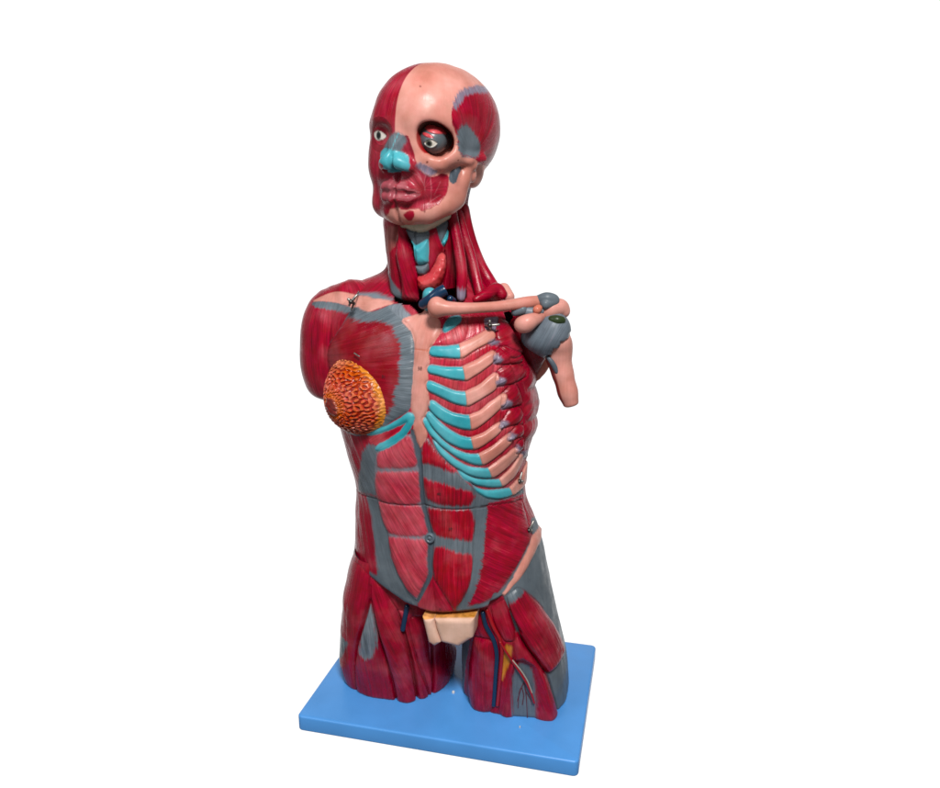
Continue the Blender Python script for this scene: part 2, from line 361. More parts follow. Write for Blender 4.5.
  'vgray': '77,586 143,795 218,872 340,792 386,490 373,-199 40,-180',
  'vastr': '175,1252 278,1114 489,750 574,617 795,-216 580,-214 362,-198 403,463 351,790 208,896 117,893 131,1158',
  'artery': '-161,1587 -99,1361 -32,1209 -17,1021 -92,559 -165,158',
  'vein': '-214,1544 -194,1374 -105,1172 -85,960 -149,573 -216,154',
  'branch': '-26,1163 71,961 182,748 269,561 323,399 354,261',
  'nerve': '109,916 213,748 281,598 330,423',
  'tw1': '237,549 165,396 134,144',
  'tw2': '237,549 262,351 265,-84',
  'tw3': '202,473 229,350 201,199',
  'tw4': '190,448 136,268 130,243',
  'tw5': '250,437 319,276 334,201',
  'tflg': '69,1775 145,1436 277,1103 489,750 574,617 793,-219',
  'ag': '-517,969 -545,669 -600,-150',
 },
 'neck': {
  'scm': '-704,6462 -272,6465 -288,6289 -259,6112 -251,5839 -312,5402 -587,5375 -581,5583 -722,5779 -707,6099',
  'scm_tend': '-566,5760 -465,5733 -362,5603 -308,5493 -324,5395 -587,5375 -584,5517 -577,5636',
  'scm_pale': '-396,6280 -234,6272 -233,6162 -368,5983 -554,5971 -496,6126',
  'strap': '-249,6429 -168,6430 -170,6273 -168,6115 -119,5957 -95,5809 -80,5684 -99,5411 -324,5395 -288,5609 -331,5859 -354,5983 -264,6136',
  'gap': '-178,6236 -153,6176 -73,6056 -99,5895 -87,5821 -74,5672 -71,5571 -81,5671 -95,5809 -119,5957 -173,6115',
  'hyoid': '-187,6321 -185,6279 -117,6247 18,6219 102,6237 214,6284 318,6324 461,6367 479,6464 -172,6394',
  'lg': '-180,6255 5,6212 122,6233 114,6140 93,6140 -47,6062 -72,6068 -129,6140',
  'thy': '-110,6134 -54,6056 94,6143 111,6130 82,5871 5,5841 -59,5840 -89,5906',
  'thyro': '122,6227 228,6267 241,6225 277,6091 305,6038 210,5958 165,5848 101,5747 76,5787 103,6058',
  'g2': '227,6284 435,6349 424,6282 354,6174 281,6097 244,6177',
  'cy2': '278,6097 392,6244 417,6233 386,6124 320,6052',
  'cric': '-100,5831 5,5833 80,5861 78,5787 21,5715 -69,5726',
  'gland': '-75,5697 21,5712 98,5750 177,5848 222,5939 280,5970 329,5953 322,5805 265,5670 191,5572 84,5521 -7,5532 -70,5581',
  'lon': '367,6234 544,6353 524,6106 457,5860 397,5586 303,5491 263,5620 342,5829 355,5989',
  'scal': '466,6354 632,6364 870,6157 913,5833 918,5624 917,5413 486,5445 476,5656 507,5882 503,6107',
  'scal_t': '481,5554 920,5532 916,5406 519,5436',
  'sc2': '636,6376 921,6372 916,6130 911,5833 904,5625 906,5440 909,5453 910,5677 919,5924',
  'lev': '921,6372 1008,6372 1016,6194 1005,5899 899,5678 899,5573 900,5468 907,5651 913,5859 916,6117',
  'gk1': '553,6353 533,6106 504,5857 461,5454',
  'gk2': '760,6349 918,6155 915,5859 916,5624 907,5440',
  'gk3': '921,6372 917,6168 912,5846 906,5651',
  'gk0': '-289,6283 -325,6047 -296,5862 -279,5661 -320,5395',
  'gk4': '338,5990 341,5804 278,5619',
  'mid': '-36,6287 -56,6062 -72,5840',
 },
 'delt': {
  'bone': '-1804,5333 -1744,5366 -1597,5431 -1453,5470 -1331,5466 -1214,5443 -1146,5424 -1103,5353 -1137,5303 -1200,5293 -1309,5335 -1493,5356 -1666,5355',
  'graylow': '-1821,5304 -1749,5351 -1639,5353 -1398,5351 -1200,5293 -1103,5333 -1123,5205 -1210,5228 -1266,5223 -1389,5246 -1613,5266 -1742,5272',
 },
 'head': {
  'face': '89,119 133,138 165,59 217,-79 243,-154 272,-214 320,-249 369,-273 420,-287 472,-280 526,-259 629,-285 633,-386 604,-477 518,-543 397,-559 280,-575 106,-566 48,-547 8,-527 13,-394 -37,-257 -8,-195 -11,-36',
  'zyg_gray': '239,-153 273,-125 330,-153 391,-183 470,-220 432,-266 369,-262 307,-230 261,-194',
  'nose_gray': '7,155 54,155 116,127 123,77 93,27 75,-24 -6,-21 -187,12 -123,81 -48,128',
  'nose_cyan': '-188,4 -32,-9 -5,-22 37,-17 96,-29 154,-70 199,-146 168,-215 78,-223 -16,-238 -66,-242 -143,-233 -53,-148 -240,-98 -238,-42',
  'nose_line': '40,150 16,76 -8,-16',
  'bud_l': '79,-595 130,-575 206,-578 213,-607 172,-650 129,-647 98,-617',
  'bud_r': '-365,-635 -305,-574 -90,-550 -109,-581 -355,-679',
  'chin': '36,-541 -85,-551 -111,-585 -423,-702 -443,-667 -665,-699 -457,-707 -34,-803 488,-790 279,-570 167,-570 57,-554',
  'lip_ur': '-349,-345 -201,-318 -51,-314 -16,-317 25,-376 -170,-393 -375,-396',
  'lip_lr': '-324,-446 -92,-391 34,-379 45,-438 -112,-460 -304,-485',
  'lip_ul': '43,-321 98,-319 155,-329 217,-383 289,-423 171,-386 46,-380',
  'lip_ll': '40,-400 158,-409 290,-433 297,-448 221,-461 140,-457 61,-439',
  'temp': '610,431 658,521 801,632 1142,756 1739,761 1990,739 2129,505 2190,343 2204,169 2201,11 2230,-186 1826,-126 1464,-137 1064,-96 970,-39 769,-27 720,23 696,180 617,287 594,368',
  'temp_top': '610,424 657,545 813,663 1237,780 1738,761 1756,676 1764,724 1137,680 915,627 784,575 717,508 654,430',
  'temp_low': '678,257 809,318 907,299 1066,186 1141,53 1066,-16 989,-35 769,-22 715,23 703,147',
  'coron': '649,-263 694,-215 795,-156 829,-192 765,-258 735,-344 698,-366 652,-344',
  'eye_r': '-407,161 -332,187 -264,179 -173,134 -233,99 -331,85 -394,119',
  'dots': '353,-119 714,-80 341,-581 229,574 346,-121',
  'st1': '231,-196 275,-286 313,-337',
  'st2': '255,-234 294,-296 326,-370',
  'st3': '394,-273 411,-353 427,-414',
  'st4': '394,-282 415,-423 407,-530',
  'st5': '531,-338 456,-461',
  'st6': '355,-541 459,-506 542,-476',
  'st7': '366,-165 324,-316 340,-419',
  'st8': '195,-241 250,-266 288,-306',
  'eyelid': '-427,167 -331,195 -257,189 -151,133 -225,91 -332,77 -412,112',
 },
 'pt': {
  'clav': '24,-920,5398 133,-920,5389 286,-860,5384 454,-780,5386 653,-660,5391 821,-560,5406 973,-460,5423 1111,-380,5429',
  'acro': '1200,-360,5299 1256,-340,5343 1336,-260,5350 1381,-240,5304',
  'aclig': '1101,-380,5439 1201,-400,5469 1279,-360,5444 1193,-440,5407',
  'bursa': '1275,-460,5233 1335,-460,5227 1392,-440,5226',
  'cora': '949,-620,5200 1016,-620,5218 1089,-520,5243 1155,-360,5267',
  'lig1': '854,-520,5317 933,-500,5340',
  'lig2': '976,-480,5323 1063,-460,5308 1135,-440,5330',
  'nod': '1109,-520,5352',
  'hum': '1265,-300,5094 1252,-360,5019 1152,-400,4961 1222,-340,4860',
  'shaft': '1331,-260,5005 1346,-260,4727 1404,-280,4546 1466,-300,4348 1512,-300,4199',
  'sub': '886,-200,5088 958,-150,4972 952,-100,4836 930,-50,4697 973,0,4528',
  'scap': '1050,50,4742 1037,50,4586 999,50,4453 856,0,4799',
  'btend': '1233,-400,4773 1273,-410,4730 1312,-400,4668 1343,-390,4598',
  'capl': '1471,-300,5041 1204,-300,4758',
  'caph': '1285,-340,5117 1287,-340,5033 1113,-400,4990 1215,-340,4860',
  'sc1': '33,-300,6463 70,-320,6304 122,-360,6097 178,-420,5866 201,-460,5695 199,-480,5572 199,-500,5467',
  'sc2': '83,-140,6424 160,-160,6163 248,-200,5926 315,-260,5717 386,-340,5498',
  'sc3': '114,0,6485 149,20,6270 211,40,6039 306,40,5807 412,20,5629 499,-40,5519',
  'eyeL': '-63,-730,7224',
  'eyeLp': '-63,-890,7173',
  'eyeR': '-707,-700,7287',
  'vein0': '-192,-750,5405 -86,-800,5470 -1,-780,5538 74,-750,5579',
  'vring': '128,-720,5475',
  'trach': '-127,-700,5513 -148,-660,5395',
  'gen': '-181,-1050,1542 -26,-1050,1530 -7,-1050,1400 53,-1050,1184 -31,-1050,1115 -114,-1050,1160 496,-1050,1606 466,-1050,1311 281,-1050,1150 -228,-1000,1552 494,-1000,1649',
  'navel': '-63,-1050,2607',
  'bclav': '-1710,-300,5371 -1490,-400,5425 -1278,-500,5433 -1064,-620,5405 -872,-750,5388 -705,-820,5411 -556,-850,5419',
  'hookS': '-1072,-700,5424',
  'pinA': '-1017,-800,4774',
  'pinB': '-1462,-700,4614',
  'hookS2': '-1111,-450,5490',
  'hookS3': '-1046,-850,5329',
  'hookC': '625,-700,5190',
  'hookW': '1052,-300,2553',
  'hookR': '896,-200,3158',
  'num1': '-157,-1000,4697',
  'num2': '-622,-900,4554',
  'num3': '144,-1000,4545',
  'num4': '56,-1000,3200',
  'num5': '191,-1000,2760',
  'num6': '60,-1000,1664',
  'screw1': '34,-200,109',
  'omo': '390,-550,5453 482,-450,5500 579,-300,5549 657,-300,5488',
  'bedge': '611,0,5518 697,-100,5440',
  'breast': '-1122,-800,4231',
  'delt': '-1885,-300,4993 -1680,-300,5103',
 },
}
# ------------------------------------------------------------------ painting on surfaces
import bpy
def lin(c):
    c = np.array(c, float) / 255
    return np.where(c <= .04045, c / 12.92, ((c + .055) / 1.055) ** 2.4)
RED = lin((143, 2, 35)); DRED = lin((120, 1, 25)); BRED = lin((150, 2, 29)); PINK = lin((172, 60, 74)); IPINK = lin((168, 44, 58))
GRAY = lin((89, 99, 107)); LGRAY = lin((108, 117, 126)); DGRAY = lin((72, 82, 92)); VGRAY = lin((120, 108, 126))
BONE = lin((192, 129, 117)); LBONE = lin((218, 158, 136)); CYAN = lin((62, 152, 164)); NAVY = lin((8, 44, 74)); FAT = lin((194, 128, 46))
SKIN = lin((212, 172, 152)); CREAM = lin((190, 182, 160)); GLAND = lin((184, 66, 70)); LIPC = lin((146, 64, 74)); DARK = lin((34, 6, 10))
def pts(grp, name): return np.array([[float(a) for a in w.split(',')] for w in TR[grp][name].split()]) * 1e-4
def chaikin(p, closed=True, n=2, q=.2):
    for _ in range(n):
        a = p if closed else p[:-1]; b = np.roll(p, -1, 0) if closed else p[1:]
        r = np.stack([a * (1 - q) + b * q, a * q + b * (1 - q)], 1).reshape(-1, 2)
        p = r if closed else np.concatenate([p[:1], r, p[-1:]])
    return p
def segd(U, a, b):
    ab = b - a; t = np.clip(((U - a) @ ab) / max(ab @ ab, 1e-14), 0, 1)
    return ((U - a - t[:, None] * ab) ** 2).sum(1)
def polysd(U, p, m=.02):
    out = np.full(len(U), .05)
    k = np.where((U[:, 0] > p[:, 0].min() - m) & (U[:, 0] < p[:, 0].max() + m) & (U[:, 1] > p[:, 1].min() - m) & (U[:, 1] < p[:, 1].max() + m))[0]
    if len(k) == 0: return out
    u = U[k]; d = np.full(len(k), 1e9); ins = np.zeros(len(k), bool)
    for i in range(len(p)):
        a, b = p[i - 1], p[i]
        d = np.minimum(d, segd(u, a, b))
        c = (a[1] > u[:, 1]) != (b[1] > u[:, 1])
        if c.any():
            xx = a[0] + (u[:, 1] - a[1]) * (b[0] - a[0]) / (b[1] - a[1] + 1e-15)
            ins ^= c & (u[:, 0] < xx)
    out[k] = np.where(ins, -1, 1) * np.sqrt(d); return out
def blur2(a, ry, rx):
    for ax, r in ((0, ry), (1, rx)):
        for _ in range(2):
            p = np.pad(a, [(r + 1, r) if i == ax else (0, 0) for i in (0, 1)], mode='edge'); c = np.cumsum(p, ax); n = a.shape[ax]
            a = (np.take(c, range(2 * r + 1, 2 * r + 1 + n), ax) - np.take(c, range(0, n), ax)) / (2 * r + 1)
    return a
def linesd(U, p, m=.012):
    out = np.full(len(U), .05)
    k = np.where((U[:, 0] > p[:, 0].min() - m) & (U[:, 0] < p[:, 0].max() + m) & (U[:, 1] > p[:, 1].min() - m) & (U[:, 1] < p[:, 1].max() + m))[0]
    if len(k) == 0: return out
    d = np.full(len(k), 1e9)
    for i in range(len(p) - 1): d = np.minimum(d, segd(U[k], p[i], p[i + 1]))
    out[k] = np.sqrt(d); return out
def fibre(U, spec):
    """spec: ('dir', dx, dz) straight fibres, ('fan', cx, cz, r) fibres running out of a point"""
    if spec[0] == 'dir':
        d = np.array(spec[1:3], float); d /= np.hypot(*d)
        return U @ np.array([-d[1], d[0]]), U @ d
    q = U - np.array(spec[1:3]); return np.arctan2(q[:, 1], q[:, 0]) * spec[3], np.hypot(q[:, 0], q[:, 1])
class Canvas:
    def __init__(s, U, grp, base, px=.0011):
        s.U = U; s.g = grp; n = len(U); s.px = px
        s.col = np.tile(base, (n, 1)); s.disp = np.zeros(n); s.fib = np.zeros((n, 3)); s.lab = np.zeros(n, int); s.names = ['']
    def label(s, mask, name):
        if name not in s.names: s.names.append(name)
        s.lab[mask] = s.names.index(name)
    def grain(s, w, spec, amt):
        a, b = fibre(s.U, spec); s.fib[w] = np.stack([a, b, np.full(len(a), amt)], 1)[w]
    def poly(s, name, col=None, h=0, w=.004, fib=None, amt=1, feather=0, ff=.0012, label=None, soft=1, sd=None, sm=2, edge=0, grow=.0005, ext=None, over=None):
        if sd is None:
            p = pts(s.g, name)
            if ext is not None: p = np.concatenate([p, ext(p)])
            sd = polysd(s.U, chaikin(p, True, sm, .14) if sm else p) - grow
        s0 = sd + .00045 * (noise2(s.U[:, 0] / .0032, s.U[:, 1] / .0032, 12) - .5) * 2 if name else sd
        if feather and fib:
            a, b = fibre(s.U, fib)
            j = (noise1(a / (ff * .75), 3) - .5) * 1.1 + (noise1(a / (ff * 2.7), 7) - .5) * .55 + (noise2(a / ff, b / .004, 4) - .5) * .6
            near = np.abs(sd) < feather * 2.2
            s0 = np.where(near, sd + feather * j, s0)
        al = np.clip(.5 - s0 / (s.px * (soft if not feather else max(soft, 3.2))), 0, 1)
        if col is not None: s.col = s.col * (1 - al[:, None]) + al[:, None] * np.asarray(col)
        ins = al > .5
        if fib is not None: s.grain(ins, fib, amt)
        elif col is not None: s.fib[ins, 2] = 0
        if over is not None: s.disp = np.where(sd < 0, np.maximum(s.disp, over + h * (1 - np.exp(np.minimum(sd, 0) / w))), s.disp); h = 0
        if h: s.disp += h * np.where(sd < 0, 1 - np.exp(np.minimum(sd, 0) / w), 0)
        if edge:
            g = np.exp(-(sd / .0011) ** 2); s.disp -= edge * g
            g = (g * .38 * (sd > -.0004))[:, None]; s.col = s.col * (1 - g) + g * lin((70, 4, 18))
        if label: s.label(ins, label)
        return sd
    def carve(s, k=.00042):
        """real grooves between the fibre bundles"""
        a, b, w = s.fib.T
        s.disp += k * np.clip(w, 0, 1) * ((noise1(a / .0030, 21) - .5) * 1.4 + (noise2(a / .0018, b / .02, 22) - .5) * 1.2)
    def line(s, name, depth=.001, w=.001, col=None, cw=None, amt=.8):
        d = linesd(s.U, chaikin(pts(s.g, name), False, 2))
        s.disp -= depth * np.exp(-(d / w) ** 2)
        if col is not None:
            a = amt * np.clip(1.2 - d / (cw or w), 0, 1)[:, None]; s.col = s.col * (1 - a) + a * np.asarray(col)
        return d
# ------------------------------------------------------------------ meshes
def vnormals(v, f):
    n = np.cross(v[f[:, 2]] - v[f[:, 0]], v[f[:, 3 if f.shape[1] > 3 else 1]] - v[f[:, 1 if f.shape[1] > 3 else 0]])
    if f.shape[1] == 3: n = np.cross(v[f[:, 1]] - v[f[:, 0]], v[f[:, 2]] - v[f[:, 0]])
    o = np.zeros_like(v)
    for k in range(f.shape[1]):
        for c in range(3): o[:, c] += np.bincount(f[:, k], n[:, c], len(v))
    return o / (np.linalg.norm(o, axis=1, keepdims=True) + 1e-12)
def smooth_mesh(v, f, it=1, lam=.5):
    e = np.concatenate([f[:, [k, (k + 1) % f.shape[1]]] for k in range(f.shape[1])]); e = np.concatenate([e, e[:, ::-1]])
    cnt = np.bincount(e[:, 0], minlength=len(v))[:, None]
    for _ in range(it):
        s = np.stack([np.bincount(e[:, 0], v[e[:, 1], c], len(v)) for c in range(3)], 1)
        v = v + lam * (s / np.maximum(cnt, 1) - v)
    return v
COL = None
def link(o, parent=None):
    bpy.context.scene.collection.objects.link(o)
    if parent is not None: o.parent = parent; o.matrix_parent_inverse = parent_inv(parent)
    return o
def parent_inv(p):
    from mathutils import Matrix
    return Matrix.Translation(p.location).inverted()
def mkmesh(name, v, f, mat, parent=None, col=None, fib=None, nrm=None, flat=False):
    me = bpy.data.meshes.new(name); k = f.shape[1]
    me.vertices.add(len(v)); me.vertices.foreach_set('co', np.ascontiguousarray(v, np.float32).ravel())
    me.loops.add(len(f) * k); me.loops.foreach_set('vertex_index', np.ascontiguousarray(f, np.int32).ravel())
    me.polygons.add(len(f)); me.polygons.foreach_set('loop_start', np.arange(0, len(f) * k, k, dtype=np.int32))
    me.polygons.foreach_set('use_smooth', np.full(len(f), not flat))
    me.update(calc_edges=True)
    if col is not None:
        a = me.attributes.new('col', 'FLOAT_COLOR', 'POINT'); c = np.ones((len(v), 4), np.float32); c[:, :3] = col; a.data.foreach_set('color', c.ravel())
        a = me.attributes.new('fib', 'FLOAT_VECTOR', 'POINT')
        a.data.foreach_set('vector', np.ascontiguousarray(fib if fib is not None else np.zeros((len(v), 3)), np.float32).ravel())
    if nrm is not None and not flat: me.normals_split_custom_set_from_vertices(nrm.astype(np.float32).tolist())
    me.materials.append(mat)
    return link(bpy.data.objects.new(name, me), parent)
def split(v, f, lab, names, mats, parent, col, fib, base, basemat, nrm=None, minfaces=12, hang=None):
    """cut one painted surface into the base mesh and one child mesh per label"""
    nrm = vnormals(v, f) if nrm is None else nrm
    fl = lab[f]; fl = np.sort(fl, 1)[:, f.shape[1] // 2]
    out = {}
    root = None
    for i, nm in enumerate(names):
        q = f[fl == i]
        if len(q) < minfaces: continue
        u, inv = np.unique(q, return_inverse=True); inv = inv.reshape(q.shape)
        o = mkmesh(base if i == 0 else nm.split('#')[0], v[u], inv, basemat if i == 0 else mats(nm), parent if i == 0 else root, col[u], fib[u], nrm[u])
        if i == 0: root = o
        out[nm] = o
    return root, out
# ------------------------------------------------------------------ materials
def nt(name):
    m = bpy.data.materials.new(name); m.use_nodes = True; t = m.node_tree; t.nodes.clear(); return m, t
def node(t, typ, **kw):
    n = t.nodes.new(typ)
    for k, v in kw.items():
        if k in n.inputs.keys() if hasattr(n.inputs, 'keys') else False: n.inputs[k].default_value = v
        else: setattr(n, k, v)
    return n
def painted(name, rough=.33, streak=1., fine=0., spec=.27, coat=.0, mott=.16):
    """hand-painted vinyl: colour and fibre direction come with the surface, brush streaks and fine relief follow the fibres"""
    m, t = nt(name); L = t.links.new
    out = node(t, 'ShaderNodeOutputMaterial'); b = node(t, 'ShaderNodeBsdfPrincipled')
    b.inputs['Specular IOR Level'].default_value = spec; b.inputs['Coat Weight'].default_value = coat; b.inputs['Coat Roughness'].default_value = .15
    ac = node(t, 'ShaderNodeAttribute', attribute_name='col'); af = node(t, 'ShaderNodeAttribute', attribute_name='fib')
    sep = node(t, 'ShaderNodeSeparateXYZ'); L(af.outputs['Vector'], sep.inputs[0])
    def streaks(fa, fb, det, off):
        c = node(t, 'ShaderNodeCombineXYZ')
        for i, (o, k) in enumerate(((0, fa), (1, fb))):
            mu = node(t, 'ShaderNodeMath', operation='MULTIPLY'); L(sep.outputs[o], mu.inputs[0]); mu.inputs[1].default_value = k; L(mu.outputs[0], c.inputs[i])
        c.inputs[2].default_value = off
        n = node(t, 'ShaderNodeTexNoise'); n.inputs['Scale'].default_value = 1; n.inputs['Detail'].default_value = det; n.inputs['Roughness'].default_value = .6
        L(c.outputs[0], n.inputs['Vector']); return n.outputs['Fac']
    s1 = streaks(900, 30, 2.5, 0); s2 = streaks(260, 14, 2, 7.3)
    tc = node(t, 'ShaderNodeTexCoord'); nz = node(t, 'ShaderNodeTexNoise'); nz.inputs['Scale'].default_value = 26; nz.inputs['Detail'].default_value = 4
    L(tc.outputs['Object'], nz.inputs['Vector'])
    nf = node(t, 'ShaderNodeTexNoise'); nf.inputs['Scale'].default_value = 420; nf.inputs['Detail'].default_value = 2; L(tc.outputs['Object'], nf.inputs['Vector'])
    def rng(src, a, b, c, d):
        r = node(t, 'ShaderNodeMapRange'); L(src, r.inputs[0])
        for i, v in enumerate((a, b, c, d)): r.inputs[i + 1].default_value = v
        return r.outputs[0]
    def math2(op, a, b_):
        n = node(t, 'ShaderNodeMath', operation=op)
        for i, q in enumerate((a, b_)):
            if isinstance(q, (int, float)): n.inputs[i].default_value = q
            else: L(q, n.inputs[i])
        return n.outputs[0]
    # darker and lighter streaks of the brush
    amt = math2('MULTIPLY', sep.outputs[2], streak)
    v = math2('MULTIPLY', math2('ADD', rng(s1, .3, .7, -.37, .37), rng(s2, .3, .7, -.26, .26)), amt)
    v = math2('ADD', v, rng(nz.outputs['Fac'], .3, .7, 1 - mott, 1 + mott))
    vm = node(t, 'ShaderNodeVectorMath', operation='SCALE'); L(ac.outputs['Color'], vm.inputs[0]); L(v, vm.inputs['Scale'])
    # dry-brushed pale highlights on some fibres
    mx = node(t, 'ShaderNodeMix', data_type='RGBA'); L(vm.outputs[0], mx.inputs['A']); mx.inputs['B'].default_value = (.46, .16, .20, 1)
    L(math2('MULTIPLY', rng(math2('MULTIPLY', s1, s2), .34, .52, 0, .22), amt), mx.inputs['Factor'])
    # blotches: thin paint shows warmer, thick paint cooler; a little grime
    n3 = node(t, 'ShaderNodeTexNoise'); n3.inputs['Scale'].default_value = 75; n3.inputs['Detail'].default_value = 6; n3.inputs['Roughness'].default_value = .65; L(tc.outputs['Object'], n3.inputs['Vector'])
    hs = node(t, 'ShaderNodeHueSaturation'); L(mx.outputs['Result'], hs.inputs['Color'])
    L(rng(n3.outputs['Fac'], .3, .7, .496, .504), hs.inputs['Hue']); L(rng(nz.outputs['Fac'], .3, .7, 1.10, .90), hs.inputs['Saturation']); L(rng(n3.outputs['Fac'], .35, .75, 1.07, .90), hs.inputs['Value'])
    L(hs.outputs['Color'], b.inputs['Base Color'])
    L(math2('ADD', rng(n3.outputs['Fac'], .3, .7, rough - .09, rough + .10), rng(nz.outputs['Fac'], .3, .7, -.06, .06)), b.inputs['Roughness'])
    hgt = math2('ADD', math2('MULTIPLY', math2('ADD', s1, math2('MULTIPLY', s2, 1.5)), amt), math2('MULTIPLY', nf.outputs['Fac'], .10 + fine))
    bp = node(t, 'ShaderNodeBump'); bp.inputs['Strength'].default_value = .55; bp.inputs['Distance'].default_value = .0006
    L(hgt, bp.inputs['Height']); L(bp.outputs[0], b.inputs['Normal']); L(b.outputs[0], out.inputs[0])
    return m
def plain(name, col, rough=.4, metal=0, noise=.1, nscale=60, bump=.0002, spec=.5):
    m, t = nt(name); L = t.links.new
    out = node(t, 'ShaderNodeOutputMaterial'); b = node(t, 'ShaderNodeBsdfPrincipled'); b.inputs['Metallic'].default_value = metal
    b.inputs['Specular IOR Level'].default_value = spec
    tc = node(t, 'ShaderNodeTexCoord'); nz = node(t, 'ShaderNodeTexNoise'); nz.inputs['Scale'].default_value = nscale; nz.inputs['Detail'].default_value = 5
    L(tc.outputs['Object'], nz.inputs['Vector'])
    r = node(t, 'ShaderNodeMapRange'); L(nz.outputs['Fac'], r.inputs[0])
    for i, v in enumerate((.3, .7, 1 - noise, 1 + noise)): r.inputs[i + 1].default_value = v
    vm = node(t, 'ShaderNodeVectorMath', operation='SCALE'); vm.inputs[0].default_value = tuple(col); L(r.outputs[0], vm.inputs['Scale']); L(vm.outputs[0], b.inputs['Base Color'])
    r2 = node(t, 'ShaderNodeMapRange'); L(nz.outputs['Fac'], r2.inputs[0])
    for i, v in enumerate((.3, .7, rough - .06, rough + .08)): r2.inputs[i + 1].default_value = v
    L(r2.outputs[0], b.inputs['Roughness'])
    bp = node(t, 'ShaderNodeBump'); bp.inputs['Strength'].default_value = .5; bp.inputs['Distance'].default_value = bump
    L(nz.outputs['Fac'], bp.inputs['Height']); L(bp.outputs[0], b.inputs['Normal']); L(b.outputs[0], out.inputs[0])
    return m
# ------------------------------------------------------------------ scene
import bmesh
from mathutils import Vector
SC = bpy.context.scene
M_MUS = painted('painted_muscle', .31, 1.)
M_BONE = painted('painted_bone', .36, .6, .05)
M_TEND = painted('painted_tendon', .40, .8)
M_CART = painted('painted_cartilage', .33, .3)
M_GLAND = painted('painted_gland', .30, .4, .8)
M_METAL = plain('dull_steel', (.34, .33, .31), .42, 1., .25, 300)
M_DARKMETAL = plain('dark_steel', (.10, .095, .09), .35, 1., .3, 300)
M_BLUE = plain('blue_board_paint', lin((78, 149, 220)), .33, 0, .075, 14, .0004)
M_NAVY = plain('navy_vein_paint', NAVY, .22); M_ART = plain('red_artery_paint', lin((150, 8, 22)), .3)
M_TWIG = plain('dark_artery_paint', lin((96, 10, 24)), .4); M_NERVE = plain('pale_nerve_paint', lin((170, 160, 150)), .4)
M_INK = plain('black_ink', (.03, .01, .012), .6)
root = bpy.data.objects.new('anatomical_torso_model', None); root.location = (0, 0, -.0223); root.empty_display_size = .1
link(root)
root['label'] = 'armless anatomical torso model with half-skinned head and exposed ribs, mounted on a blue board'
root['category'] = 'anatomical model'
# --- base board
def base_board():
    bm = bmesh.new()
    bmesh.ops.create_cube(bm, size=1)
    for v in bm.verts: v.co = Vector((v.co.x * .37, v.co.y * .2604, v.co.z * .0223 - .01115))
    e = [e for e in bm.edges if abs(e.verts[0].co.z - e.verts[1].co.z) > .01]
    bmesh.ops.bevel(bm, geom=e, offset=.007, segments=6, affect='EDGES', profile=.5)
    e = [e for e in bm.edges if len(e.link_faces) == 2 and e.calc_face_angle(0) > 1.2]
    bmesh.ops.bevel(bm, geom=e, offset=.0028, segments=4, affect='EDGES', profile=.5)
    me = bpy.data.meshes.new('base_board'); bm.to_mesh(me); bm.free(); me.materials.append(M_BLUE)
    for p in me.polygons: p.use_smooth = True
    o = link(bpy.data.objects.new('base_board', me), root); o['label'] = 'bright blue rectangular board with rounded edges'
    return o
board = base_board()
# --- grids on radial surfaces
def grid_faces(nz, nt_, wrap):
    i, j = np.meshgrid(np.arange(nz - 1), np.arange(nt_ if wrap else nt_ - 1), indexing='ij')
    a = (i * nt_ + j).ravel(); b = (i * nt_ + (j + 1) % nt_).ravel()
    return np.stack([a, b, b + nt_, a + nt_], 1)
def angles(nfront, nback, lim=2.0):
    return np.concatenate([np.linspace(-lim, lim, nfront, endpoint=False), np.linspace(lim, 2 * math.pi - lim, nback, endpoint=False)])
def wrap_pi(a): return (a + math.pi) % (2 * math.pi) - math.pi
def radial_grid(S, z0, z1, dz, nfront, nback):
    th = wrap_pi(angles(nfront, nback)); z = np.arange(z0, z1, dz)
    Z, TH = np.meshgrid(z, th, indexing='ij')
    return TH.ravel(), Z.ravel(), grid_faces(len(z), len(th), True)
def matfor(nm):
    n = nm.split('#')[0]
    if 'cartilage' in n: return M_CART
    if 'gland' in n: return M_GLAND
    if any(k in n for k in ('rib', 'bone', 'sternum', 'crest', 'mandible', 'hyoid')): return M_BONE
    if any(k in n for k in ('tendon', 'fascia', 'aponeurosis', 'linea', 'sheath')): return M_TEND
    return M_MUS
D = lambda x, z: ('dir', x, z)
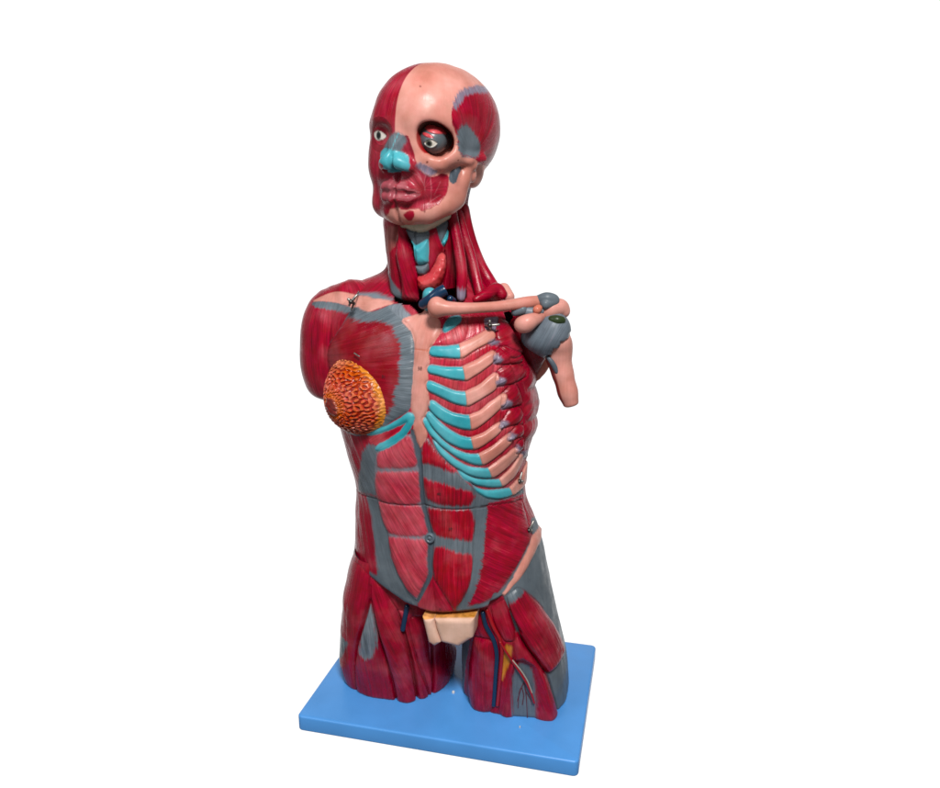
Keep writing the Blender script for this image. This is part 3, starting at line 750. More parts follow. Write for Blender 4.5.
# ================================================================== trunk
trunk = make_trunk()
def build_trunk():
    TH, Z, F = radial_grid(trunk, .07, .699, .0012, 640, 130)
    U = np.stack([TH * trunk.sc, Z], 1)
    c = Canvas(U, 'trunk', RED); c.grain(np.ones(len(U), bool), D(-.3, 1), .7)
    P = c.poly
    # flanks and belly, viewer's left
    P('apo_up', GRAY, .0005, fib=D(.35, -1), amt=.6, feather=.0035, label='aponeurosis#1')
    P('apo_low', GRAY, -.0012, fib=D(.3, -1), amt=.3, feather=.0025, label='aponeurosis#2')
    P('apo_edge', DGRAY, .0008, fib=D(1, -.5), amt=.3, feather=.001, label='aponeurosis#2')
    P('sheath', lin((112, 112, 122)), .0040, .006, fib=D(.6, -1), amt=.4, label='rectus_sheath')
    for i, s in enumerate(('seg_a', 'seg_b', 'seg_c', 'seg_d')):
        P(s, PINK, .0022, .005, fib=D(.62, -1), amt=.95, feather=.0018, ff=.001, label='rectus_sheath')
    # bare rectus
    V1 = D(.06, 1)
    P('rect', GRAY, .0030, .004, fib=V1, amt=.7, label='rectus_muscle')
    for s in ('rl_a', 'rl_b', 'rl_c', 'rl_d'):
        P(s, BRED, .0018, .005, fib=V1, amt=1.1, feather=.0032, ff=.0010, label='rectus_muscle')
    P('pyr_r', lin((150, 34, 50)), .0022, .003, fib=D(.25, 1), amt=.5, label='pyramidal_muscle#1')
    P('pyr_l', RED, .0018, .003, fib=D(-.5, 1), amt=.6, label='pyramidal_muscle#2')
    P('linea', DGRAY, -.0010, .002, fib=V1, amt=.2, label='linea_alba')
    # left flank
    P('semi', GRAY, .0006, fib=D(.2, 1), amt=.3, label='aponeurosis#3')
    P('obl', RED, .0022, .008, fib=D(1, -.62), amt=1.05, feather=.0042, ff=.0011, label='oblique_muscle')
    P('obl_top', RED, .0012, .004, fib=D(1, -.5), amt=.9, feather=.003, label='oblique_muscle')
    P('obl_strip', GRAY, .0004, fib=D(.8, 1), amt=.3, feather=.0016, label='aponeurosis#3')
    P('glut', GRAY, -.001, .01, fib=D(.1, 1), amt=.12, label='gluteal_fascia', sm=0, ext=lambda p: np.array([[p[-1, 0], .02], [.346, .02], [.346, p[0, 1]]]))
    P('abd_gray', GRAY, 0, fib=D(1, .3), amt=.2, label='aponeurosis#3')
    P('latch_gray', GRAY, .001, label='gluteal_fascia')
    P('crest', BONE, .0035, .003, fib=D(.6, 1), amt=.2, label='iliac_crest')
    # chest, right
    P('trap_gray', LGRAY, .0005, fib=D(.4, 1), amt=.4, feather=.001, label='trapezius_tendon')
    fan = ('fan', -.185, .455, .13)
    P('pec', GRAY, .0045, .006, fib=fan, amt=1.0, label='pectoral_muscle')
    P('pec_red', lin((128, 2, 22)), .0012, .010, fib=fan, amt=.6, feather=.0040, ff=.0011, label='pectoral_muscle')
    P('strip', RED, .001, fib=D(.6, -1), amt=.8)
    P('tend', LGRAY, .0030, .003, fib=D(.6, -1), amt=.8, label='subclavius_tendon')
    # rib cage of the bare side
    P('field', IPINK, -.0012, .004, fib=D(.18, 1), amt=.9, label='intercostal_muscle')
    P('i1', IPINK, .0025, .004, fib=D(-.3, 1), amt=1.1, label='intercostal_muscle')
    P('hookpatch', VGRAY, .001, fib=D(.3, 1), amt=.6)
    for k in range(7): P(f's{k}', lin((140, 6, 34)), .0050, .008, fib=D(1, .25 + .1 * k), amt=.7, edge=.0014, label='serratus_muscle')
    for k in range(1, 5): P(f'l{k}', RED, .0045, .008, fib=D(1, .9), amt=.8)
    c.line('sgroove', .0018, .0015)
    sides = []
    nth = 770
    for k in range(1, 11):
        sc_ = polysd(U, chaikin(pts('trunk', f'r{k}c'), True, 2, .14))
        sb_ = polysd(U, chaikin(pts('trunk', f'r{k}b'), True, 2, .14)) if k > 1 else np.full(len(U), .05)
        su = blur2((np.minimum(sc_ - .0012, sb_ - .0021)).reshape(-1, nth), 2, 4).ravel() - .0003
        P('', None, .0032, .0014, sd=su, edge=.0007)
        P('', CYAN, sd=np.maximum(su, (sc_ - sb_) * .5), fib=D(1, -.4), amt=.15, label=f'costal_cartilage#{k}')
        if k > 1:
            P('', BONE, sd=np.maximum(su, (sb_ - sc_) * .5), fib=D(1, .5), amt=.3, label=f'rib_bone#{k}')
            w = (np.clip(1.2 - np.abs(sc_ - sb_) / .0011, 0, 1) * (su < 0) * .65)[:, None]; c.col = c.col * (1 - w) + w * lin((150, 92, 52))
    for k in range(1, 9): P(f't{k}', VGRAY, .0016, .003, fib=D(1, .4), amt=.9, feather=.0018)
    P('sternum', BONE, .0030, .004, fib=D(.1, 1), amt=.25, label='sternum')
    c.line('ms1', .0004, .0006, lin((168, 82, 52)), .0009, .7)
    P('ribr_gap', IPINK, .0004, fib=D(1, .7), amt=.8)
    P('ribr', CYAN, .0026, .0025, fib=D(1, .4), amt=.15, label='costal_cartilage#11')
    P('neck_tend', VGRAY, 0, fib=V1, amt=.6, feather=.002)
    P('gray_sh', GRAY, 0, fib=D(.1, 1), amt=.9, feather=.0015, label='trapezius_tendon')
    P('bone_strip', BONE, .0022, .003, fib=D(1, .1), amt=.25, label='collarbone')
    c.line('seam', .0014, .0008, lin((44, 14, 22)), .0007, .75)
    c.line('seam_v', .0012, .0009, lin((60, 8, 18)), .0009, .8)
    # slow unevenness of a hand-finished casting
    c.disp += .0016 * (noise2(U[:, 0] / .024, U[:, 1] / .03, 9) - .5) + .0008 * (noise2(U[:, 0] / .009, U[:, 1] / .013, 5) - .5)
    c.carve()
    # lower edge of the belly
    p = pts('trunk', 'abd_low'); o = np.argsort(p[:, 0]); p = p[o]
    x0, x1 = p[-1, 0], p[-1, 0] + .03
    zl = np.interp(U[:, 0], np.concatenate([[-.5, p[0, 0] - .01], p[:, 0], [x1, .30, .345]]), np.concatenate([[p[0, 1], p[0, 1]], p[:, 1], [.08, .08, p[0, 1]]]))
    e = linesd(U, p[p[:, 0] < -.02], .02); w = (np.clip((.0055 - e + .001 * noise1(U[:, 0] / .0012, 2)) / .0016, 0, 1) * (U[:, 0] < -.035))[:, None]; c.col = c.col * (1 - w) + w * DGRAY
    t = np.clip((zl + .004 - U[:, 1]) / .004, 0, 4); tw = np.where((U[:, 0] < x1) , 1, 0)
    c.disp -= np.where(t > 0, .0022 * t ** 2, 0) * tw * sstep(-.150, -.100, U[:, 0])
    keep = U[:, 1] > zl - np.where(U[:, 0] < -.12, .001, .008)
    # the open hollow at the root of the neck
    hole = polysd(U, chaikin(pts('trunk', 'hole'), True, 1)) - .0004
    t = np.clip((.005 - hole) / .005, 0, 1); c.disp -= .004 * t ** 2
    keep &= hole > 0
    gap = polysd(U, chaikin(pts('trunk', 'gaphole'), True, 2)); c.disp -= .003 * np.clip((.005 - gap) / .005, 0, 1) ** 2; keep &= gap > 0
    v = trunk.P(TH, Z, c.disp)
    nrm = vnormals(v, F)
    f = F[keep[F].all(1)]
    r, parts = split(v, f, c.lab, c.names, matfor, root, c.col, c.fib, 'trunk', M_MUS, nrm)
    return r, parts
TRK, TRKP = build_trunk()
# ================================================================== thighs
def build_leg(S, grp, paint, z1, top):
    TH, Z, F = radial_grid(S, -.0005, z1, .0012, 400, 120)
    U = np.stack([TH * S.sc, Z], 1); c = Canvas(U, grp, RED); c.grain(np.ones(len(U), bool), D(.05, 1), .7)
    paint(c, c.poly); c.carve()
    c.disp += .0018 * (noise2(U[:, 0] / .02, U[:, 1] / .04, 2) - .5) + .0006 * (noise2(U[:, 0] / .007, U[:, 1] / .012, 6) - .5)
    c.disp *= 1 - top * sstep(.13, .165, Z)
    # rounded foot edge
    c.disp -= .0015 * np.clip(1 - Z / .004, 0, 1) ** 2
    v = S.P(TH, Z, c.disp)
    return split(v, F, c.lab, c.names, matfor, root, c.col, c.fib, 'thigh', M_MUS)
legR, legL = make_legR(), make_legL()
def paintR(c, P):
    P('inner', DRED, -.004, .006, fib=D(-.2, 1), amt=.6)
    P('add3', RED, .004, .007, fib=D(.05, 1), amt=.7, edge=.001, label='adductor_muscle#1')
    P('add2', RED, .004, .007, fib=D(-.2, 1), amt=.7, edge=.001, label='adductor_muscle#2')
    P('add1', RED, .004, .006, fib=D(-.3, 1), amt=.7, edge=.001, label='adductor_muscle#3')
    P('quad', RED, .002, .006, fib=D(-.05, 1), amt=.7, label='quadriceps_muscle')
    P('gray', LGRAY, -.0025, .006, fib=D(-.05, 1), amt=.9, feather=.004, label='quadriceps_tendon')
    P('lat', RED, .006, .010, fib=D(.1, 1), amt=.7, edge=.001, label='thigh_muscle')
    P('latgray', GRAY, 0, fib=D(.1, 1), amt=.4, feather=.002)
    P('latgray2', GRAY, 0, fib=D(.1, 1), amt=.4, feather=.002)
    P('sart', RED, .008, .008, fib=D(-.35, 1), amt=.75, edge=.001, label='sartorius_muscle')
    for g in ('g1', 'g2', 'g3', 'g4'): c.line(g, .0048, .0020, DRED, .0012, .5)
    c.line('g5', .001, .001)
def paintL(c, P):
    P('gray', GRAY, 0, fib=D(.1, 1), amt=.12, label='thigh_fascia', sm=0, ext=lambda p: np.array([[p[-1, 0], -.01], [.236, -.01], [.236, .23], [p[0, 0], .23]]))
    P('innerg', GRAY, 0, fib=D(.1, 1), amt=.12, label='thigh_fascia')
    P('hollow', DGRAY, -.010, .004)
    P('pect', RED, .002, .004, fib=D(-.3, 1), amt=.6, label='pectineus_muscle')
    P('addd', DRED, -.003, .004, fib=D(0, 1), amt=.6)
    P('addm', RED, .009, .009, fib=D(.1, 1), amt=.9, edge=.0008, label='adductor_muscle')
    P('vastl', RED, .006, .006, fib=D(.2, 1), amt=.8, label='quadriceps_muscle#1')
    P('vastr', RED, .016, .013, fib=D(-.25, 1), amt=.7, label='quadriceps_muscle#2')
    P('fat', FAT, -.001, .003, fib=D(0, 1), amt=.3, feather=.001, label='fat')
    P('iliops', RED, .005, .006, fib=D(-.25, 1), amt=.8, edge=.001, label='hip_flexor_muscle')
    P('vgray', GRAY, -.0015, .006, fib=D(0, 1), amt=.5, feather=.0022, label='quadriceps_tendon')
    P('tfl', RED, .010, .006, fib=D(-.45, 1), amt=.85, feather=.0012, edge=.0015, label='thigh_muscle')
    P('tfl_tend', GRAY, 0, .003, fib=D(-.45, 1), amt=.6, feather=.004, label='thigh_tendon')
    c.line('tflg', .0055, .0019, DRED, .0011, .4)
build_r = build_leg(legR, 'legR', paintR, .205, .7); LEG_R = build_r[0]
build_l = build_leg(legL, 'legL', paintL, .205, .55); LEG_L = build_l[0]
# ================================================================== tubes
def tube(name, path, rad, mat, parent, seg=12, caps=True, flat=1., sub=6, cut=False):
    p = np.array(path, float); r = np.array(rad if hasattr(rad, '__len__') else [rad] * len(p), float)
    k = np.arange(len(p)); t = np.linspace(0, len(p) - 1, (len(p) - 1) * sub + 1)
    q = np.stack([np.array(tab(k, [p[:, i]])(t)[0]) for i in range(3)], 1); rr = tab(k, [r])(t)[0]
    tg = np.gradient(q, axis=0); tg /= np.linalg.norm(tg, axis=1, keepdims=True)
    up = np.array([0, 1, .03]); a = np.cross(tg, up); a /= np.linalg.norm(a, axis=1, keepdims=True); b = np.cross(tg, a)
    if caps:   # rounded ends
        e0 = [q[0] - tg[0] * rr[0] * s for s in (.95, .7, .35)]; e1 = [q[-1] + tg[-1] * rr[-1] * s for s in (.35, .7, .95)]
        f0 = [rr[0] * s for s in (.30, .71, .93)]; f1 = [rr[-1] * s for s in (.93, .71, .30)]
        if cut: e1 = [q[-1] + tg[-1] * rr[-1] * s for s in (.05, .08, .08)]; f1 = [rr[-1] * s for s in (.96, .8, .3)]
        q = np.concatenate([e0, q, e1]); rr = np.concatenate([f0, rr, f1])
        a = np.concatenate([[a[0]] * 3, a, [a[-1]] * 3]); b = np.concatenate([[b[0]] * 3, b, [b[-1]] * 3])
    an = np.linspace(0, 2 * math.pi, seg, endpoint=False)
    v = (q[:, None] + rr[:, None, None] * (np.cos(an)[None, :, None] * a[:, None] + flat * np.sin(an)[None, :, None] * b[:, None])).reshape(-1, 3)
    f = grid_faces(len(q), seg, True)
    v = np.concatenate([v, q[:1], q[-1:]]); n = len(v)
    j = np.arange(seg); z0 = np.full(seg, n - 2); z1 = np.full(seg, n - 1); L0 = (len(q) - 1) * seg
    tri = np.concatenate([np.stack([(j + 1) % seg, j, z0], 1), np.stack([L0 + j, L0 + (j + 1) % seg, z1], 1)])
    me = bpy.data.meshes.new(name); me.from_pydata(v.tolist(), [], f.tolist() + tri.tolist()); me.update()
    for pl in me.polygons: pl.use_smooth = True
    me.materials.append(mat)
    return link(bpy.data.objects.new(name, me), parent)
def on_surface(S, grp, name, off=.002, n=1):
    u = chaikin(pts(grp, name), False, n) if n else pts(grp, name)
    return S.P(u[:, 0] / S.sc, u[:, 1], off)
tube('artery', on_surface(legL, 'legL', 'artery', .0008), .0025, M_ART, LEG_L)
tube('vein', on_surface(legL, 'legL', 'vein', .0016), .0029, M_NAVY, LEG_L)
tube('artery_branch', on_surface(legL, 'legL', 'branch', .0030), .0015, M_ART, LEG_L)
tube('nerve', on_surface(legL, 'legL', 'nerve', .0034), .0008, M_NERVE, LEG_L)
for k in range(1, 6): tube('artery_twig', on_surface(legL, 'legL', f'tw{k}', -.0012), .00052, M_TWIG, LEG_L, 6)
tube('vein', on_surface(legR, 'legR', 'femv', .001), .0034, M_NAVY, LEG_R)
def pt(name): return pts('pt', name)
def split_sdf(f, lo, hi, h, it=2):
    v, q = surface_nets(f, lo, hi, h); v = smooth_mesh(v, q, it, .5); return v, q
# ================================================================== neck
neck = make_neck()
def build_neck():
    TH, Z, F = radial_grid(neck, .5155, .664, .0009, 380, 60)
    U = np.stack([TH * neck.sc, Z], 1); c = Canvas(U, 'neck', DRED, .0010); P = c.poly; V1 = D(.05, 1)
    c.grain(np.ones(len(U), bool), V1, .6); c.disp -= .006
    P('lon', DRED, .002, .004, fib=V1, amt=.7)
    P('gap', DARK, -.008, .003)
    P('thyro', RED, .0035, .004, fib=D(-.3, 1), amt=.6, label='throat_muscle')
    P('lg', GRAY, .0030, .002, fib=V1, amt=.2, label='larynx#1')
    P('g2', GRAY, .004, .002, label='larynx#1')
    P('thy', CYAN, .0075, .004, fib=V1, amt=.1, label='thyroid_cartilage')
    P('cy2', CYAN, .005, .002, label='thyroid_cartilage#2')
    P('cric', GRAY, .0045, .003, fib=V1, amt=.3, label='larynx#2', edge=.0012)
    c.line('mid', .0016, .0010)
    P('gland', GLAND, .0130, .005, grow=.0012, fib=V1, amt=.25, label='thyroid_gland', edge=.001)
    g = c.lab == c.names.index('thyroid_gland')
    c.disp += np.where(g, .0012 * (noise2(U[:, 0] / .0035, U[:, 1] / .0035, 3) - .5), 0)
    P('scm', RED, .0135, .005, over=-.006, fib=D(.04, 1), amt=.8, label='neck_muscle#1')
    P('scm_pale', lin((140, 70, 66)), 0, fib=V1, amt=.6, feather=.003)
    P('scm_tend', GRAY, .001, .004, fib=D(-.3, 1), amt=.5, feather=.002)
    P('strap', RED, .0140, .004, over=-.006, fib=D(-.18, 1), amt=.85, label='neck_muscle#2')
    P('hyoid', CREAM, .010, .002, fib=D(1, 0), amt=.1, label='hyoid_bone')
    for g in ('gk0', 'gk4'): c.line(g, .003, .0013)
    c.carve(); c.disp += .0010 * (noise2(U[:, 0] / .01, U[:, 1] / .02, 8) - .5)
    v = neck.P(TH, Z, c.disp)
    # below the larynx the root of the neck is open
    kp = ~((c.lab == 0) & (Z < .556) & (np.abs(TH + .1) < 1.25)); n_ = vnormals(v, F); F = F[kp[F].any(1)]
    r = split(v, F, c.lab, c.names, matfor, root, c.col, c.fib, 'neck', M_MUS, n_)
    return r[0]
NCK = build_neck()
tube('vein', pt('vein0'), [.0060, .0066, .0070, .0070], M_NAVY, NCK, 24, cut=True)
tube('vein', [pt('vring')[0] + np.array([0, .012, -.004]), pt('vring')[0] + np.array([0, -.002, 0])], .0040, M_NAVY, NCK, 16)
tube('windpipe', pt('trach'), [.0085, .0088], plain('windpipe_paint', CYAN, .35), NCK, 20)
# ================================================================== parts grown from distance fields
def part(name, f, lo, hi, h, paint, parent, mat, it=2, disp=None):
    v, F = split_sdf(f, lo, hi, h, it)
    if disp is not None: v = v + vnormals(v, F) * disp(v)[:, None]
    n = vnormals(v, F); col, fib = paint(v, n)
    return mkmesh(name, v, F, mat, parent, col, fib, n)
def uni(c, fd=(0, 1), amt=.2, axes=(0, 2)):
    def pnt(v, n):
        a, b = fibre(v[:, list(axes)], ('dir',) + tuple(fd)); return np.tile(c, (len(v), 1)), np.stack([a, b, np.full(len(v), amt)], 1)
    return pnt
def mix(col, w, c): w = np.clip(w, 0, 1)[:, None]; return col * (1 - w) + w * c
def strand(name, pn, rs, tip=None):
    P_ = pt(pn); Q, R_ = dense(P_, rs)
    f = lambda p: chain(p, Q, R_, .0006)
    def pnt(v, n):
        k = np.argmin(((v[:, None, :] - Q[None]) ** 2).sum(-1), 1); q = v - Q[k]
        fib = np.stack([np.arctan2(q[:, 1], q[:, 0]) * .006, v[:, 2], np.full(len(v), .8)], 1); col = np.tile(RED, (len(v), 1))
        if tip: col = mix(col, sstep(tip + .004, tip - .004, v[:, 2] + .005 * (noise1(fib[:, 0] / .0012, 2) - .5)), VGRAY)
        return col, fib
    return part(name, f, P_.min(0) - .02, P_.max(0) + .02, .0011, pnt, NCK, M_MUS, 2)
strand('scalene_muscle', 'sc1', [.0060, .0060, .0062, .0064, .0064, .0058, .0050], pt('sc1')[5][2])
strand('scalene_muscle', 'sc2', [.0050, .0054, .0056, .0056, .0060])
strand('levator_muscle', 'sc3', [.0060, .0064, .0068, .0072, .0080, .0080])
# ================================================================== head
def build_head():
    v, F = split_sdf(head_sdf, (-.085, -.108, -.128), (.085, .108, .090), .00125)
    U = head_uv(v); c = Canvas(U, 'head', BONE, .0009); P = c.poly; X, Y, Z = v.T
    c.grain(np.ones(len(v), bool), D(0, 1), .10)
    # muscle-covered half
    bx = polysd(U, chaikin(pts('head', 'chin')))
    P('', RED, fib=D(.12, 1), amt=.75, sd=X + .0002, label='facial_muscle')
    # ring muscle round the covered eye
    q = np.hypot(X + .0255, (Z + .011) * 1.15); e = (X < -.002) & (q < .024) & (Y < 0)
    c.fib[e] = np.stack([q, np.arctan2(Z + .011, X + .0255) * .02, np.full(len(q), .9)], 1)[e]
    P('', DRED, sd=np.where((Y < 0) & (X < 0), np.abs(q - .017) - .0045, .05), soft=2.2)
    P('face', RED, -.0016, .003, fib=('fan', .031, -.040, .02), amt=.8, label='facial_muscle')
    P('chin', BONE, fib=D(0, 1), amt=.1)
    c.label(bx < 0, 'chin_bone')
    P('zyg_gray', VGRAY, fib=D(.3, 1), amt=.9, feather=.0012, label='facial_muscle')
    for b in ('bud_l', 'bud_r'): P(b, RED, amt=.3, fib=D(0, 1), label='chin_muscle')
    for k in ('lip_ur', 'lip_lr', 'lip_ul', 'lip_ll'): P(k, LIPC, fib=D(.1, 1), amt=.25, label='lip')
    P('nose_gray', GRAY, fib=D(.35, -1), amt=.5, feather=.001, label='nasal_muscle')
    c.line('nose_line', 0, .0006, CYAN, .0006, .8)
    P('nose_cyan', CYAN, label='nose_cartilage')
    fan = ('fan', .098, -.004, .06)
    P('temp', RED, fib=fan, amt=.9, label='temporal_muscle')
    P('temp_top', VGRAY, fib=fan, amt=.9, feather=.0025, label='temporal_muscle')
    P('temp_low', GRAY, fib=fan, amt=.4, feather=.0028, label='temporal_muscle')
    P('coron', DGRAY, label='coronoid_tendon')
    for i in range(1, 9): c.line(f'st{i}', 0, .0004, lin((190, 120, 128)), .0005, .32)  # thin pale lines: highlights painted into the facial muscle colour
    d = polysd(U, pts('head', 'dots')) if False else None
    for a in pts('head', 'dots'):
        r = np.hypot(*(U - a).T); w = np.clip(1.3 - r / .0011, 0, 1)[:, None]; c.col = c.col * (1 - w) + w * lin((90, 30, 26))
    # inside of the eye socket
    o = ell(v.astype(np.float32), *ORB); ins = np.clip(.5 - (o - .0016) / .0014, 0, 1)[:, None] * (Y < -.0)[:, None]
    inner = np.where(((Z < -.020) & (X > .03))[:, None], lin((196, 120, 106)), lin((150, 44, 42)))
    c.col = c.col * (1 - ins) + ins * inner
    w = np.clip(.5 - (ell(v.astype(np.float32), (.0185, -.0555, -.0150), (.0036, .0068, .0068))) / .001, 0, 1)[:, None]; c.col = c.col * (1 - w) + w * lin((186, 150, 104))
    k = (o < .0016) & (Y < 0); c.label(k, 'eye_socket'); c.fib[k, 2] = .3
    # ear canal and hollow under the arch stay bone; covered eye
    sd = polysd(U, chaikin(pts('head', 'eyelid'))); P('', lin((96, 16, 30)), sd=np.where(Y < 0, sd, .05), label='facial_muscle')
    sd = polysd(U, chaikin(pts('head', 'eye_r'), True, 2, .15)); ctr = head_uv(EYE_R[None])[0]
    r = np.hypot(*(U - ctr).T)
    P('', lin((205, 198, 190)), sd=sd, label='eye'); ii = sd < .0003
    for rr, cc in ((.0042, lin((70, 78, 72))), (.0036, lin((34, 38, 36))), (.0024, lin((6, 6, 8)))):
        w = (np.clip(.5 - (r - rr) / .0008, 0, 1) * ii)[:, None]; c.col = c.col * (1 - w) + w * cc
    n0 = vnormals(v, F)
    cleft = np.exp(-(X / .0023) ** 2) * sstep(-.026, -.032, Z) * sstep(-.045, -.058, Y)
    v = v - n0 * (.0038 * cleft)[:, None] + n0 * c.disp[:, None]; c.col *= (1 - .0 * cleft)[:, None]
    disp = .0006 * (noise2(v[:, 0] / .012 + v[:, 1] / .02, v[:, 2] / .012, 4) - .5)
    v = v + n0 * disp[:, None]
    w = to_world(v)
    return split(w, F, c.lab, c.names, lambda n: (M_GLOSS if n == 'eye' else M_MUS if n in ('facial_muscle', 'temporal_muscle', 'chin_muscle', 'lip', 'nasal_muscle') else M_CART if 'nose' in n else M_BONE), root, c.col, c.fib, 'head', M_BONE, None)
M_GLOSS = painted('eye_gloss', .1, .0, 0, .6, 0, .03)
def trace_head(p):   # nearest point of the head along -y of its frame
    q = np.tile(np.array(p, np.float32), (400, 1)); q[:, 1] = np.linspace(-.12, 0, 400); d = head_sdf(q)
    return q[np.argmax(d < 0)].astype(float)
EYE_R = trace_head((-.0300, 0, -.0112))
HEAD = build_head()[0]
def eyeball():
    c0 = to_head(pt('eyeL')[0]); R = .0157
    f = lambda p: smin(ell(p, c0, (R, R, R)), ell(p, c0 + np.array([.002, .02, 0]), (.010, .02, .010)), .008)
    v, F = split_sdf(f, c0 - .022, c0 + np.array([.022, .05, .022]), .0006)
    g = to_head(EYE_L_PX) - c0; g /= np.linalg.norm(g)
    d = v - c0; d /= np.linalg.norm(d, axis=1, keepdims=True)
    ex = np.cross(g, [0, 0, 1.]); ex /= np.linalg.norm(ex); ez = np.cross(ex, g)
    a = np.arcsin(np.clip(d @ ex, -1, 1)); b = np.arcsin(np.clip(d @ ez, -1, 1)); front = d @ g > 0
    s = 1 if ex[0] > 0 else -1; a = a * s      # a grows towards the temple
    ang = np.where(front, np.hypot(a, b), 3)
    col = np.tile(lin((78, 86, 92)), (len(v), 1)); bump = np.zeros(len(v))
    def put(w, cc): nonlocal col; w = w[:, None]; col = col * (1 - w) + w * cc
    AA = lambda sd, k=.05: np.clip(.5 - sd / k, 0, 1)
    for z0, hw, x0, hx, sl in ((.26, .12, .12, .42, -.30), (.68, .24, .32, .62, -.28)):
        sd = np.hypot((d[:, 2] - z0 - sl * (d[:, 0] - x0)) / hw, (d[:, 0] - x0) / hx) - 1
        w = AA(sd * hw) * (d[:, 1] < .45); put(w, lin((186, 62, 70))); bump += .0007 * w
    # almond of the eye
    al = np.abs(b - .02) - .25 * np.clip(1 - ((a - .12) / .47) ** 2, 0, 1)
    al = np.where(front & (np.abs(a - .12) < .47), al, 1)
    lidr = AA(al - .10, .08); bump += .0011 * (lidr - AA(al, .05)); put(AA(al), lin((205, 198, 188)))
    for rr, cc in ((.24, lin((60, 66, 62))), (.20, lin((110, 108, 96))), (.165, lin((40, 42, 40))), (.12, lin((5, 5, 6)))): put(AA(ang - rr) * (al < .03), cc)
    v = v + d * bump[:, None]
    o = mkmesh('eyeball', to_world(v), F, M_GLOSS2, HEAD, col, None, vnormals(to_world(v), F)); o['label'] = 'grey eyeball with red muscle stripes set in the bare socket'
    return o
M_GLOSS2 = painted('eyeball_gloss', .36, .0, 0, .5, 0, .06)
EYE_L_PX = pt('eyeLp')[0]
eyeball()
def delt_paint(v, n):
    x, y, z = v.T
    a = np.arctan2(x + .15, -(y - .004)) * .05
    fib = np.stack([a, z, np.full(len(v), .9)], 1)
    j = (noise1(a / .0011, 3) - .5) + (noise1(a / .004, 7) - .5)
    col = np.tile(RED, (len(v), 1))
    fib[z < .402, 2] = 0
    fr = y < .03; sd = np.where(fr, polysd(v[:, [0, 2]], chaikin(pts('delt', 'graylow')), .03), .05)
    col = mix(col, .5 - (sd + .0016 * j) / .0016, GRAY)
    sd = np.where(fr, polysd(v[:, [0, 2]], chaikin(pts('delt', 'bone')), .03), .05) - .0005; col = mix(col, .5 - sd / .0011, BONE); fib[sd < 0, 2] = .2
    return col, fib
DEL = part('deltoid_muscle', delt_f, (-.21, -.07, .39), (-.07, .075, .565), .0014, delt_paint, TRK, M_MUS, 2, lambda v: .0012 * (noise2(v[:, 0] / .008 + v[:, 1] / .01, v[:, 2] / .03, 3) - .5))
def cpart(name, pn, rs, col, mat, parent, pad=.03, h=.001, sq=None, k=.006, extra=None, amt=.2):
    P_ = pt(pn) if isinstance(pn, str) else np.array(pn)
    Q, R_ = dense(P_, rs) if len(P_) > 2 else (P_, rs)
    f = lambda p: (lambda d: d if extra is None else extra(p, d))(chain(p, Q, R_, .0006))
    return part(name, f, P_.min(0) - pad, P_.max(0) + pad, h, uni(col, (1, 0), amt) if not callable(col) else col, parent, mat)
# --- bare shoulder
cl = pt('clav')
SH = cpart('collarbone', cl, [.0100, .0082, .0068, .0060, .0060, .0064, .0070, .0072], BONE, M_BONE, root, .02, .0009,
      extra=lambda p, d: smin(d, ell(p, cl[0] + np.array([-.001, 0, 0]), (.0085, .0100, .0112)), .006))
ac = pt('acro')
ACR = cpart('shoulder_blade_tip', ac, [.0095, .0105, .0105, .0080], BONE, M_BONE, SH, .02, .0009)
lg = pt('aclig')
cpart('shoulder_ligament', lg, [.0064, .0072, .0066, .0062], GRAY, M_TEND, SH, .02, .0009)
bu = pt('bursa')
cpart('shoulder_bursa', bu, [.0048, .0058, .0044], lin((38, 52, 26)), M_CART, SH, .015, .0008)
co = pt('cora')
cpart('coracoid_bone', co, [.0075, .0090, .0075, .0060], BONE, M_BONE, SH, .02, .0009, k=.01, extra=lambda p, d: smin(d, ell(p, co[0] + np.array([.002, .002, -.003]), (.009, .009, .0075)), .008))
cpart('shoulder_ligament', pt('lig1'), [.0052, .0062], GRAY, M_TEND, SH, .015, .0008)
cpart('shoulder_ligament', pt('lig2'), [.0055, .0060, .0050], LGRAY, M_TEND, SH, .015, .0008)
cpart('coracoid_knob', np.concatenate([pt('nod'), pt('nod') + .0015]), [.0050, .0045], lin((190, 112, 92)), M_BONE, SH, .012, .0008)
hu, sh = pt('hum'), pt('shaft')
def hum_f(p):
    d = chain(p, [hu[0] + np.array([.004, .004, .002]), hu[1] + np.array([.008, .004, -.006]), sh[0] * .5 + sh[1] * .5, sh[1], sh[2], sh[3], sh[4]], [.0100, .0130, .0132, .0118, .0104, .0097, .0094], .012)
    dr = (sh[4] - sh[2]) / np.linalg.norm(sh[4] - sh[2])
    return smax(d, (p - sh[4]) @ V(*dr) - .0035, .004)
def hum_paint(v, n):
    col = np.tile(BONE, (len(v), 1)); x, y, z = v.T
    xc = np.interp(-z, -sh[:, 2], sh[:, 0])
    w = .5 + ((xc - .0074 - x) / .0012); w = w * (z < .482)
    col = mix(col, np.clip(w, 0, 1), lin((128, 52, 48)))
    return col, np.stack([x, z, np.full(len(v), .25)], 1)
HUM = part('upper_arm_bone', hum_f, (.09, -.07, .395), (.175, .02, .55), .0010, hum_paint, SH, M_BONE)
HUM['label'] = 'stump of upper arm bone cut off flat below the bare shoulder'
